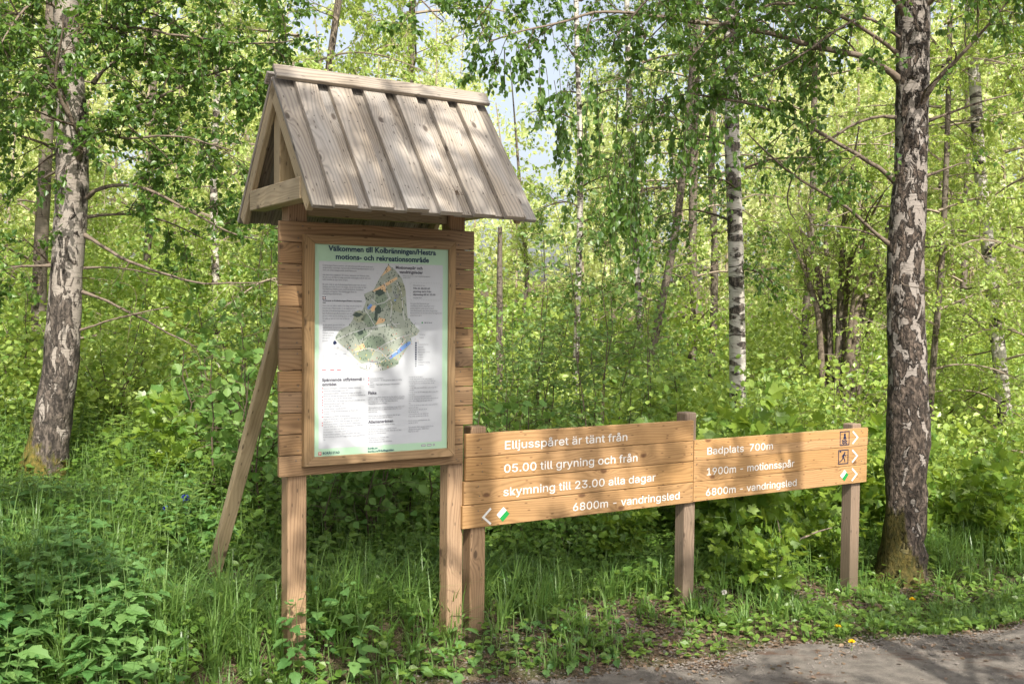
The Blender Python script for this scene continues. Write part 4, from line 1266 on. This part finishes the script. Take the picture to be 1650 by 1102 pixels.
# far wood: one mass of crowns and stems
def far_mass(name, seed, n, y0, y1, leaves, ls, hfun, mat, kind="stuff", zlow=.2):
    R = np.random.default_rng(seed)
    P, A, Nn, S, T = [], [], [], [], []
    tubes = []
    for k in range(n):
        y = R.uniform(y0, y1); px = R.uniform(-380, 2000)
        x = (px - 825) / F_PX * y; g = float(ground_z(x, y))
        h = hfun(px, y) * R.uniform(.75, 1.15)
        if h < 1: continue
        rad = R.uniform(.9, 1.9); hue = np.clip(R.normal(.45, .28), 0, 1)
        tubes.append(tube(np.array([[x, y, g - .2], [x + R.normal(0, .2), y, g + h * .5], [x + R.normal(0, .4), y, g + h]]), [.055, .035, .012], 5))
        m = int(R.uniform(16, 30) * max(1, h / 6))
        for q in range(m):
            zz = R.uniform(zlow, 1.0); c = np.array([x, y, g + h * zz]) + np.array([*(R.normal(0, rad * (1.15 - .7 * zz) * .6, 2)), 0])
            nq = int(leaves * R.uniform(.5, 1.4)); sp = R.uniform(.2, .42)
            p = c + R.normal(0, sp, (nq, 3)) * np.array([1, 1, .65])
            tilt = R.normal(0, .5, 3) + np.array([0, -.2, .7])
            P.append(p); A.append(R.normal(0, 1, (nq, 3)) + np.array([0, 0, -.5])); Nn.append(R.normal(0, .55, (nq, 3)) + tilt)
            S.append(ls * R.uniform(.6, 1.3, nq)); T.append(np.clip(R.normal(hue, .2, nq), 0, 1))
    P = np.concatenate(P)
    V, Fl = place_leaves(P, np.concatenate(A), np.concatenate(Nn), np.concatenate(S), T_QUAD)
    Vs = [V]; off = len(V); tf = []
    for v, f in tubes:
        Vs.append(v); tf.append(f + off); off += len(v)
    tf = np.concatenate(tf)
    o = mesh_np(name, np.concatenate(Vs), [Fl, tf], [mat, M_PALETWIG], None, [np.concatenate(T), np.zeros(len(tf))], [np.zeros(len(Fl), int), np.ones(len(tf), int)])
    print(name, len(P))
    return tag(o, kind=kind)


def gap(px):
    return math.exp(-((px - 880) / 95.0) ** 2)


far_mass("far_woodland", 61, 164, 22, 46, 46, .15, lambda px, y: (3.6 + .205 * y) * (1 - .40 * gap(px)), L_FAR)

# ------------------------------------------------------------------ shade trees across the path, behind the viewer
def shade_tree(label, x, y, H, z0, seed, n, L, nl, lean=(0, 0), nb=7, rs=1.0):
    g = ROAD_Z if y < 4 else float(ground_z(x, y))
    root = empty("birch_tree", (x, y, g)); tag(root, label, "tree", "trees across the path outside the picture")
    pl = Plant(seed, (x, y, g))
    P = [np.array([x, y, g - .2]), np.array([x + lean[0] * .4, y + lean[1] * .4, g + H * .4]), np.array([x + lean[0], y + lean[1], g + H])]
    trunk_mesh(pl, P, [.20 * rs, .15 * rs, .03], seed, 14, .15, .04)
    f = z0 / H
    a = P[0] + (P[2] - P[0]) * f
    upper_limbs(pl, [a, (a + P[2]) / 2, P[2]], n, L, seed + 1, .092, None, nl=nl, nb=nb, bl=.75, ntw=7, tl=.34)
    pl.build_trunk("trunk", root, M_BARK_W); pl.build_crown("crown", root, L_BIRCH, M_TWIG, T_QUAD)


shade_tree("leafy birch across the path that shades the left of the picture", -1.4, -2.4, 12, 5.0, 71, 27, 2.5, 20)
shade_tree("leafy birch across the path that dapples the kiosk", 1.9, -1.3, 12.5, 5.2, 73, 19, 2.4, 24, nb=6)
shade_tree("young birch beside the path whose trunk shades the trail sign", 4.0, 1.0, 12, 4.6, 75, 13, 2.4, 28, nb=5, rs=.7)
shade_tree("leafy birch across the path that shades the far left bank", -4.6, -2.0, 12, 5.0, 77, 25, 2.6, 20)
shade_tree("birch beside the path that stripes the road with shade", 7.0, 1.5, 12, 3.6, 79, 12, 2.4, 24, nb=5)


# ------------------------------------------------------------------ shrubs
def shrub(pl, H, spread, stems, ls, nl, tmpl_up=.35, fl=(.25, 1.0), tw=9, tl=.35, base_sp=.12, tint=None, r0=.008):
    R = pl.r
    for k in range(stems):
        az = R.uniform(0, 6.28); b = np.array([R.normal(0, base_sp), R.normal(0, base_sp), -.05])
        lean = R.uniform(.1, 1.0) * spread; h = H * R.uniform(.6, 1.1)
        pts = [b + np.array([math.cos(az) * lean * t ** 1.4, math.sin(az) * lean * t ** 1.4, h * t]) + R.normal(0, .02, 3) for t in np.linspace(0, 1, 7)]
        pts = np.array(pts); pl.add_tube(pts, np.linspace(r0, .003, 7), 4)
        for q in range(tw):
            f = R.uniform(*fl) * 6; i = min(int(f), 5); p = pts[i] + (pts[i + 1] - pts[i]) * (f - i)
            a2 = R.uniform(0, 6.28)
            pl.twig(p, (math.cos(a2), math.sin(a2), R.uniform(-.1, .7)), tl * R.uniform(.5, 1.3), .003, max(2, int(nl * R.uniform(.6, 1.3))), ls, .25, up=tmpl_up * .3, steps=4, spread=.55, tint=tint)


def proto(name, seed, leafm, tmpl, twigm=None, **kw):
    pl = Plant(seed); shrub(pl, **kw)
    return pl.build_crown("foliage", None, leafm, twigm or M_TWIG, tmpl)


PROTO = {
    "maple": [proto("m", 200 + k, L_MAPLE, T_MAPLE, M_STEM, H=1.15, spread=.5, stems=8, ls=.112, nl=6, tw=10, tl=.28, fl=(.2, 1)) for k in range(2)],
    "hazel": [proto("h", 210 + k, L_HAZEL, T_ROUND, None, H=1.25, spread=.35, stems=9, ls=.078, nl=7, tw=11, tl=.3, fl=(.15, 1)) for k in range(2)],
    "sapling": [proto("s", 220 + k, L_SAPL, T_OVAL, None, H=2.6, spread=.5, stems=6, ls=.055, nl=12, tw=22, tl=.38, fl=(.15, 1)) for k in range(2)],
    "bush": [proto("b", 230 + k, L_UNDER, T_OVAL, None, H=1.5, spread=.7, stems=11, ls=.07, nl=9, tw=16, tl=.34, fl=(.1, 1)) for k in range(3)],
}
USED = set()


def plant_shrub(kind, idx, px, Y, scale, name, label, group=None, seed=0, zs=1.0, dz=0.0):
    x = float(at(px, 600, Y)[0]); g = float(ground_z(x, Y))
    root = empty(name, (x, Y, g - .02 + dz)); tag(root, label, "shrub", group)
    c = PROTO[kind][idx]
    if (kind, idx) in USED:
        c = c.copy(); COL.objects.link(c)
    USED.add((kind, idx)); c.parent = root
    c.scale = (scale, scale, scale * zs); c.rotation_euler = (0, 0, (px * 1.7 + Y) % 6.28)
    return root


plant_shrub("maple", 0, 1180, 8.6, 1.22, "maple_shrub", "maple shrub with large lobed leaves rising behind the sign's middle post")
plant_shrub("maple", 1, 1290, 9.3, 1.15, "maple_shrub", "maple shrub with lobed leaves behind the right half of the trail sign")
plant_shrub("maple", 0, 1400, 9.9, 1.15, "maple_shrub", "maple shrub tucked between the right sign post and the dark birch")
plant_shrub("maple", 1, 1080, 9.2, .95, "maple_shrub", "low maple shrub under the middle of the trail sign")
plant_shrub("maple", 0, 1548, 9.9, .8, "maple_shrub", "maple shrub just right of the foot of the dark birch")
plant_shrub("maple", 1, 1640, 9.5, .85, "maple_shrub", "broad maple shrub at the right edge of the picture")
plant_shrub("maple", 0, 1230, 7.75, .68, "maple_shrub", "small maple seedling beneath the right board of the sign")
plant_shrub("maple", 1, 300, 8.7, .85, "maple_shrub", "maple shrub in the shade left of the kiosk's prop")
plant_shrub("hazel", 0, 590, 7.7, .98, "hazel_shrub", "round leaved shrub seen under the kiosk panel between its posts", zs=1.0)
plant_shrub("hazel", 1, 660, 8.1, 1.0, "hazel_shrub", "round leaved shrub just left of the kiosk's right post")
plant_shrub("hazel", 0, 410, 8.2, 1.1, "hazel_shrub", "shaded round leaved shrub directly behind the kiosk's prop")
plant_shrub("hazel", 1, 355, 9.4, 1.25, "hazel_shrub", "dark shrub between the left birch and the kiosk's prop")
plant_shrub("hazel", 1, 905, 8.3, .8, "hazel_shrub", "low round leaved shrub under the middle of the left sign board")
plant_shrub("maple", 1, 990, 8.2, .62, "maple_shrub", "small maple seedling just left of the middle sign post")
plant_shrub("hazel", 0, 520, 7.5, .8, "hazel_shrub", "round leaved shrub close behind the kiosk's left post")
plant_shrub("maple", 0, 1340, 8.75, .6, "maple_shrub", "small maple seedling behind the foot of the right sign post")
plant_shrub("hazel", 0, 820, 8.3, 1.0, "hazel_shrub", "round leaved shrub behind the left end of the trail sign")
plant_shrub("sapling", 0, 880, 11.0, .98, "sapling_clump", "tall thin saplings behind the left board of the sign")
plant_shrub("sapling", 1, 965, 10.3, 1.1, "sapling_clump", "tall dark green saplings left of the hanging birch sprays")
plant_shrub("sapling", 0, 1040, 11.5, .95, "sapling_clump", "thin saplings below the leaning grey tree")
plant_shrub("sapling", 1, 810, 10.0, .78, "sapling_clump", "low saplings in front of the bare dead trunk")
plant_shrub("sapling", 0, 425, 10.4, .95, "sapling_clump", "dark green saplings at the left edge of the kiosk panel")
plant_shrub("bush", 0, 180, 10.8, 1.1, "leafy_bush", "bright leafy bush directly right of the left birch trunk")
plant_shrub("bush", 1, 20, 11.2, 1.2, "leafy_bush", "leafy bush left of the left birch trunk")
plant_shrub("bush", 2, 1330, 11.2, 1.1, "leafy_bush", "leafy bush at the foot of the dark many stemmed tree")

# sunlit bushes further in that read as one mass
far_bush = []
Rb = np.random.default_rng(91)


def undergrowth_mass():
    P, A, Nn, S, T = [], [], [], [], []
    for k in range(500):
        y = Rb.uniform(10.2, 21) if k % 3 else Rb.uniform(12, 24)
        px = Rb.uniform(-380, 1990); x = (px - 825) / F_PX * y; g = float(ground_z(x, y))
        h = Rb.uniform(.5, 1.45) * (1.7 if y > 14 else 1.0) * (1.25 if px < 480 and y > 12 else 1.0)
        w = Rb.uniform(.3, .7); n = int(Rb.uniform(260, 460)); hue = np.clip(Rb.normal(.5, .28), 0, 1)
        nc = 9
        cc = np.stack([Rb.normal(0, w * .6, nc), Rb.normal(0, w * .6, nc), h * np.sqrt(Rb.random(nc))], 1) + np.array([x, y, g])
        i = Rb.integers(0, nc, n)
        p = cc[i] + Rb.normal(0, .17, (n, 3)); p[:, 2] = np.maximum(p[:, 2], g + .03)
        P.append(p); A.append(Rb.normal(0, 1, (n, 3)) + np.array([0, -.1, -.25])); Nn.append(Rb.normal(0, .5, (n, 3)) + np.array([0, -.25, .8]))
        S.append(np.where(y > 15, .095, .075) * Rb.uniform(.55, 1.3, n)); T.append(np.clip(Rb.normal(hue, .2, n), 0, 1))
    V, Fl = place_leaves(np.concatenate(P), np.concatenate(A), np.concatenate(Nn), np.concatenate(S), T_OVAL)
    print("undergrowth", len(V) // 6)
    o = mesh_np("undergrowth", V, [Fl], [L_UNDER], None, [np.repeat(np.concatenate(T), 2)])
    tag(o, kind="stuff")


undergrowth_mass()


# ------------------------------------------------------------------ grass, nettles and herbs at the foot of the signs
def scatter(n, y0, y1, dens, seed, xlim=None):
    n = int(n * 1.3)
    R = np.random.default_rng(seed)
    out = []
    while len(out) < n:
        m = n * 3
        y = np.sqrt(R.uniform(y0 ** 2, y1 ** 2, m)); px = R.uniform(-380, 1950, m)
        x = (px - 825) / F_PX * y
        k = R.random(m) < dens(x, y, px)
        out += list(zip(x[k], y[k]))
        if k.sum() == 0: break
    return np.array(out[:n])


def vnoise(x, y, s, seed=0):
    a = np.sin(x * s + seed * 1.3) * np.sin(y * s * 1.13 + seed * 2.1) + .6 * np.sin(x * s * 2.3 + y * s * 1.7 + seed) + .4 * np.sin(x * s * 4.1 - y * s * 3.7 + seed * 3)
    return np.clip(.5 + a * .33, 0, 1)


def signline(x, y):
    return (x - ORG[0]) * -NDIR[0] + (y - ORG[1]) * -NDIR[1]      # metres behind the board plane


def grass_blades(name, XY, hfun, wid, seed, lean=.55, az=None):
    R = np.random.default_rng(seed)
    n = len(XY); x, y = XY.T; g = ground_z(x, y)
    h = hfun(x, y) * R.uniform(.45, 1.2, n)
    az = R.uniform(0, 2 * np.pi, n) if az is None else az; ln = np.abs(R.normal(0, lean, n)) + .08
    w = wid * R.uniform(.6, 1.3, n)
    dx, dy = np.cos(az), np.sin(az)
    K = 4
    V = np.zeros((n, 2 * K + 1, 3))
    for k in range(K + 1):
        t = k / K
        bend = ln * t ** 2
        c = np.stack([x + dx * h * bend, y + dy * h * bend, g + h * (t - .35 * np.clip(ln, 0, 1) * t ** 2.2)], 1)
        ww = w * (1 - t ** 1.8) / 2 if k < K else 0 * w
        s = np.stack([-dy * ww, dx * ww, 0 * ww], 1)
        if k < K: V[:, 2 * k] = c - s; V[:, 2 * k + 1] = c + s
        else: V[:, 2 * K] = c
    q = np.array([[0, 1, 3, 2], [2, 3, 5, 4], [4, 5, 7, 6]]); tri = np.array([[6, 7, 8]])
    off = (np.arange(n) * (2 * K + 1))[:, None, None]
    tint = np.clip(R.normal(.4, .25, n), 0, 1)
    o = mesh_np(name, V.reshape(-1, 3), [(q[None] + off).reshape(-1, 4), (tri[None] + off).reshape(-1, 3)], [L_GRASS], None, [np.repeat(tint, 3), tint])
    return tag(o, kind="stuff")


def verge_bare(x, y):
    """bare soil and chips showing in the verge in front of the sign"""
    w = signline(x, y); rd = road_d(x, y)
    strip = smooth(-.6, -.25, -np.abs(w + .08)) * smooth(-.9, 0.6, x)
    return np.clip(strip * (vnoise(x, y, 2.2, 3) * 1.6 - .3), 0, 1)


def off_road(x, y): return smooth(0.02, 0.16, -road_d(x, y))


def d_grass(x, y, px):
    w = signline(x, y)
    return off_road(x, y) * (1 - .92 * verge_bare(x, y)) * (.35 + .65 * vnoise(x, y, 3.1, 1))


def lowspot(x, y):
    f = 1.0
    for fx, fy, rad in ((-1.98, 6.45, .42), (2.55, 7.7, .5), (1.14, 6.85, .5), (-.18, 5.95, .42), (-1.13, 5.5, .10)):
        f = f * (1 - .86 * np.exp(-((x - fx) ** 2 + (y - fy) ** 2) / rad ** 2))
    return f - f * .85 * np.exp(-((x + 3.75) / .75) ** 2 - ((y - 8.0) / .9) ** 2) - f * .6 * np.exp(-((x - 3.1) / .5) ** 2 - ((y - 8.2) / .6) ** 2)


def h_grass(x, y):
    w = signline(x, y)
    return lowspot(x, y) * (1 - .5 * smooth(.25, .6, w) * smooth(2.6, 1.8, w) * smooth(-.2, .2, (x - ORG[0]) * UDIR[0] + (y - ORG[1]) * UDIR[1])) * np.clip(.16 + .22 * smooth(-.5, .5, w) + .08 * vnoise(x, y, 2.0, 5) + .14 * smooth(.8, -.6, x) * (y < 7.5), .06, .55) * (.35 + .65 * smooth(.0, .5, -road_d(x, y)))


grass_blades("short_grass", scatter(16000, 4.9, 9.5, d_grass, 301), lambda x, y: .45 * h_grass(x, y), .0055, 302)


def tufts(name, XY, hfun, wid, seed, nb=(10, 24)):
    R = np.random.default_rng(seed)
    n = R.integers(nb[0], nb[1], len(XY))
    c = np.repeat(XY, n, 0); m = len(c)
    az = R.uniform(0, 2 * np.pi, m); rr2 = np.abs(R.normal(0, .03, m))
    return grass_blades(name, c + np.stack([np.cos(az), np.sin(az)], 1) * rr2[:, None], hfun, wid, seed + 1, .75, az=az + R.normal(0, .5, m))


tufts("grass_tufts", scatter(1700, 4.9, 9.8, lambda x, y, px: d_grass(x, y, px) * vnoise(x, y, 4.3, 4), 305), h_grass, .011, 306)
grass_blades("far_grass", scatter(26000, 9.0, 15.0, lambda x, y, px: .3 + .7 * vnoise(x, y, 1.7, 8), 303), lambda x, y: (.34 + .2 * vnoise(x, y, 1.2, 2)) * (1 - .5 * np.exp(-((x + 3.8) / 1.2) ** 2 - ((y - 9) / 1.5) ** 2)), .011, 304)


def herb_mass(name, XY, hfun, mat, tmpl, ls, pairs, seed, fold=.2, stem=.0035, up=.15, tintf=None):
    """leafy stems with opposite leaf pairs"""
    R = np.random.default_rng(seed)
    P, A, Nn, S, T = [], [], [], [], []
    tubes = []
    for x, y in XY:
        g = float(ground_z(x, y)); h = float(hfun(x, y)) * R.uniform(.6, 1.2)
        lean = R.normal(0, .13, 2)
        k = max(2, int(pairs * h / .45 * R.uniform(.8, 1.2)))
        t = np.linspace(.25, 1, k)
        c = np.stack([x + lean[0] * t ** 1.5 * h, y + lean[1] * t ** 1.5 * h, g + h * t], 1)
        a0 = R.uniform(0, 6.28) + np.arange(k) * 1.57 + R.normal(0, .2, k)
        siz = ls * (.55 + .6 * np.sin(np.pi * np.clip(t * .8 + .12, 0, 1))) * R.uniform(.85, 1.15)
        siz[-1] *= .6
        hue = R.normal(.4, .25)
        for s in (0, math.pi):
            a = a0 + s
            dirs = np.stack([np.cos(a), np.sin(a), np.where(t > .9, .55, up - .6 * (1 - t)) + R.normal(0, .12, k)], 1)
            P.append(c + dirs * siz[:, None] * .22); A.append(dirs); Nn.append(np.stack([R.normal(0, .25, k), R.normal(0, .25, k), np.ones(k)], 1)); S.append(siz * R.uniform(.8, 1.15, k))
            T.append(np.clip(R.normal(hue, .15, k), 0, 1))
        tubes.append(tube(np.array([[x, y, g - .02], c[0], c[len(c) // 2], c[-1]]), [stem, stem, stem * .8, stem * .5], 3))
    V, Fl = place_leaves(np.concatenate(P), np.concatenate(A), np.concatenate(Nn), np.concatenate(S), tmpl)
    Vs = [V]; off = len(V); tf = []
    for v, f in tubes:
        Vs.append(v); tf.append(f + off); off += len(v)
    tf = np.concatenate(tf)
    o = mesh_np(name, np.concatenate(Vs), [Fl, tf], [mat, M_STEM], None, [np.repeat(np.concatenate(T), len(tmpl[1])), np.zeros(len(tf))], [np.zeros(len(Fl), int), np.ones(len(tf), int)])
    return tag(o, kind="stuff")


def d_nettle(x, y, px):
    w = signline(x, y)
    left = smooth(430, 250, px) * smooth(8.4, 6.4, y)
    mid = .10 * smooth(420, 520, px) * (1 - smooth(760, 820, px)) * (y < 6.3)
    return np.clip(left * (.08 + .92 * smooth(.3, .75, vnoise(x, y, 2.6, 2))) + mid, 0, 1) * off_road(x, y)


herb_mass("nettles", scatter(760, 4.7, 8.4, d_nettle, 310), lambda x, y: (.30 + .16 * float(vnoise(x, y, 2.1, 4))) * float(lowspot(x, y)), L_NETTLE, T_NET, .10, 7, 311)
herb_mass("nettles_by_the_road", scatter(60, 5.3, 7.0, lambda x, y, px: ((px > 420) & (px < 1000)) * (signline(x, y) < -.02) * off_road(x, y) * .8, 312), lambda x, y: .17 * float(lowspot(x, y)), L_NETTLE, T_NET, .07, 7, 313)


def d_herb(x, y, px):
    w = signline(x, y)
    return (smooth(.0, .5, w) * .9 + .1) * off_road(x, y) * (.3 + .7 * vnoise(x, y, 2.9, 6))


herb_mass("woodland_herbs", scatter(2700, 5.6, 10.5, d_herb, 320), lambda x, y: (.20 + .3 * float(smooth(.2, 2.5, signline(x, y)))) * float(lowspot(x, y)), L_HERB, T_NET, .07, 8, 321)
herb_mass("tall_herbs", scatter(800, 9.5, 15, lambda x, y, px: .4 + .6 * vnoise(x, y, 1.9, 9), 322), lambda x, y: .55 + .35 * float(vnoise(x, y, 1.5, 2)), L_UNDER, T_LANCE, .10, 9, 323)


def ground_leaves(name, XY, mat, ls, seed, zr=(.02, .12), up=.9, hf=None):
    R = np.random.default_rng(seed); n = len(XY); x, y = XY.T
    P = np.stack([x, y, ground_z(x, y) + zr[0] + (zr[1] - zr[0]) * R.random(n) * (1.0 if hf is None else hf(x, y))], 1)
    a = R.uniform(0, 6.28, n)
    A = np.stack([np.cos(a), np.sin(a), R.normal(.1, .25, n)], 1); Nn = R.normal(0, .35, (n, 3)) + np.array([0, -.1, up])
    V, Fl = place_leaves(P, A, Nn, ls * R.uniform(.5, 1.3, n), T_OVAL)
    o = mesh_np(name, V, [Fl], [mat], None, [np.repeat(np.clip(R.normal(.4, .25, n), 0, 1), 2)])
    return tag(o, kind="stuff")


ground_leaves("ground_cover", scatter(26000, 4.8, 11, lambda x, y, px: off_road(x, y) * (1 - .8 * verge_bare(x, y)) * (.25 + .75 * vnoise(x, y, 3.7, 7)), 330), L_HERB, .055, 331, (.015, .26), .9, lambda x, y: (.3 + .7 * smooth(-.3, .4, signline(x, y))) * lowspot(x, y))
ground_leaves("dry_litter", scatter(9500, 5.0, 9.5, lambda x, y, px: np.where(road_d(x, y) < 0, .25 + .75 * verge_bare(x, y), .7 * np.exp(-road_d(x, y) / .22) + .30 * vnoise(x, y, 1.5, 4) ** 3), 332), M_LITTER, .035, 333, (.004, .016), 2.0)


def stones(name, XY, smin, smax, seed):
    R = np.random.default_rng(seed); n = len(XY); x, y = XY.T
    z = np.where(road_d(x, y) > 0, ROAD_Z, ground_z(x, y))
    base = np.array([(1, 0, 0), (0, 1, 0), (-1, 0, 0), (0, -1, 0), (0, 0, .7), (0, 0, -.5)], float)
    s = smin * (smax / smin) ** (R.random(n) ** 2.2)
    V = base[None] * s[:, None, None] * R.uniform(.6, 1.35, (n, 6, 1)) * np.array([1, 1, .75])
    a = R.uniform(0, 6.28, n); c, sn = np.cos(a)[:, None], np.sin(a)[:, None]
    V = np.stack([V[..., 0] * c - V[..., 1] * sn, V[..., 0] * sn + V[..., 1] * c, V[..., 2]], -1) + np.stack([x, y, z + s * .15], 1)[:, None]
    tri = np.array([(0, 1, 4), (1, 2, 4), (2, 3, 4), (3, 0, 4), (1, 0, 5), (2, 1, 5), (3, 2, 5), (0, 3, 5)])
    Fq = (tri[None] + (np.arange(n) * 6)[:, None, None]).reshape(-1, 3)
    return tag(mesh_np(name, V.reshape(-1, 3), [Fq], [M_STONE]), kind="stuff")


stones("gravel", scatter(11000, 5.2, 8.6, lambda x, y, px: np.where(road_d(x, y) > 0, .05 + .95 * np.exp(-road_d(x, y) / .16), .5 * verge_bare(x, y) + .8 * np.exp(road_d(x, y) / .10)), 340), .003, .014, 341)

# ------------------------------------------------------------------ single flowers and the dead branch
# a tuft of dry moss caught between the roof boards
tp_ = np.array(Matrix.Translation(Vector(KB)) @ slope_M(True) @ Vector((.80, .805, .027)))
mt = np.random.default_rng(12)
root_v = mt.normal(0, 1, (160, 3)) * np.array([.022, .022, .014])
V, Fl = place_leaves(root_v, mt.normal(0, 1, (160, 3)), mt.normal(0, 1, (160, 3)), np.full(160, .014), T_LANCE)
mo = mesh_np("moss_tuft", V, [Fl], [M_LITTER], None, [np.repeat(mt.random(160) * .5, len(T_LANCE[1]))])
mo.location = tp_; tag(mo, "dry brown moss tuft caught in the grooves of the kiosk roof boards", "moss")
M_YELLOW = plain("dandelion_yellow", (0.75, 0.50, 0.01), 0.6)
M_BLUE = plain("knapweed_blue", (0.03, 0.03, 0.45), 0.6)
M_CLOCK = plain("seed_head_grey", (0.5, 0.48, 0.44), 0.8)


def dandelion(px, py, Y, label, clock=False):
    p = at(px, py, Y); g = float(ground_z(p[0], p[1])) if road_d(p[0], p[1]) < 0 else ROAD_Z
    h = max(.05, p[2] - g)
    root = empty("dandelion", (p[0], p[1], g)); tag(root, label, "flower", None)
    v, f = tube(np.array([[0, 0, 0], [.005, .004, h * .5], [0, 0, h]]), [.003, .0025, .0025], 5)
    mesh_np("stem", v, [f], [M_STEM], root)
    R = np.random.default_rng(int(px)); n = 60
    d = unit(R.normal(0, 1, (n, 3)) + np.array([0, 0, .0 if clock else .9]))
    if not clock: d[:, 2] = np.abs(d[:, 2]) * .6 + .15
    V, Fl = place_leaves(np.array([[0, 0, h]]).repeat(n, 0), d, R.normal(0, 1, (n, 3)), np.full(n, .026 if not clock else .022), T_LANCE)
    mesh_np("flower_head", V, [Fl], [M_CLOCK if clock else M_YELLOW], root)


dandelion(1470, 966, 7.85, "yellow dandelion in the grass right of the right sign post")
dandelion(1350, 1016, 6.95, "yellow dandelion at the road edge below the right sign post")
dandelion(1372, 1053, 6.6, "small yellow dandelion lying out on the road surface")
dandelion(1167, 954, 7.2, "grey dandelion seed head right of the middle sign post", True)


def knapweed(px, py, Y, label):
    p = at(px, py, Y); g = float(ground_z(p[0], p[1])); root = empty("knapweed", (p[0], p[1], g)); tag(root, label, "flower")
    R = np.random.default_rng(3)
    pl = Plant(402)
    for k in range(9):
        a = k * 2.4; h = R.uniform(.32, .52); t = np.array([math.cos(a) * .16, math.sin(a) * .12, h])
        pts = np.array([[0, 0, 0], t * [.4, .4, .55], t]); pl.add_tube(pts, [.004, .0035, .003], 4)
        for q in range(7):
            f = R.uniform(.1, .95); c = t * f; az = R.uniform(0, 6.28)
            pl.add_leaves(np.array([c]), np.array([[math.cos(az), math.sin(az), .35]]), np.array([[0, 0, 1.0]]), np.array([R.uniform(.09, .14)]))
    pl.build_crown("foliage", root, L_SAPL, M_STEM, T_LANCE)
    for k in range(4):
        a = (0, 4, 6, 3)[k] * 2.4; R2 = np.random.default_rng(3)
        hs = [R2.uniform(.32, .52) for _ in range(1)]
        q = at((298, 267, 303, 297)[k], (803, 819, 826, 849)[k], Y) - np.array([p[0], p[1], g])
        n = 40; d = unit(R.normal(0, 1, (n, 3)) + np.array([0, 0, .5]))
        V, Fl = place_leaves(q[None].repeat(n, 0), d, R.normal(0, 1, (n, 3)), np.full(n, .034 if k == 0 else .024), T_LANCE)
        v, f = tube(np.array([[0, 0, .1], q * .6, q]), [.003, .003, .004], 4)
        mesh_np("flower_head", np.concatenate([V, v]), [Fl, f + len(V)], [M_BLUE, M_STEM], root, None, [np.zeros(len(Fl), int), np.ones(len(f), int)])


knapweed(290, 868, 7.3, "blue flowered knapweed with grey green leaves left of the kiosk's prop")

pb = [at(1262, 882, 7.9), at(1290, 868, 7.95), at(1318, 856, 8.0), at(1340, 850, 8.05)]
root = empty("dead_branch", tuple(pb[0])); tag(root, "bare pale dead branch poking up beneath the right sign board", "branch")
pl = Plant(71, pb[0]); pl.add_tube(np.array(pb), [.010, .009, .007, .004], 6, True)
pl.add_tube(np.array([at(1262, 884, 7.9), at(1257, 860, 7.85), at(1253, 838, 7.85)]), [.007, .006, .003], 5, True)
pl.add_tube(np.array([at(1262, 880, 7.9), at(1258, 910, 7.9), at(1255, 940, 7.9)]), [.009, .009, .009], 5, True)
pl.build_trunk("branch", root, M_PALETWIG)
for o in [o for o in bpy.data.objects if o.name.startswith(("crown", "foliage")) and o.parent is None]:
    bpy.data.objects.remove(o)
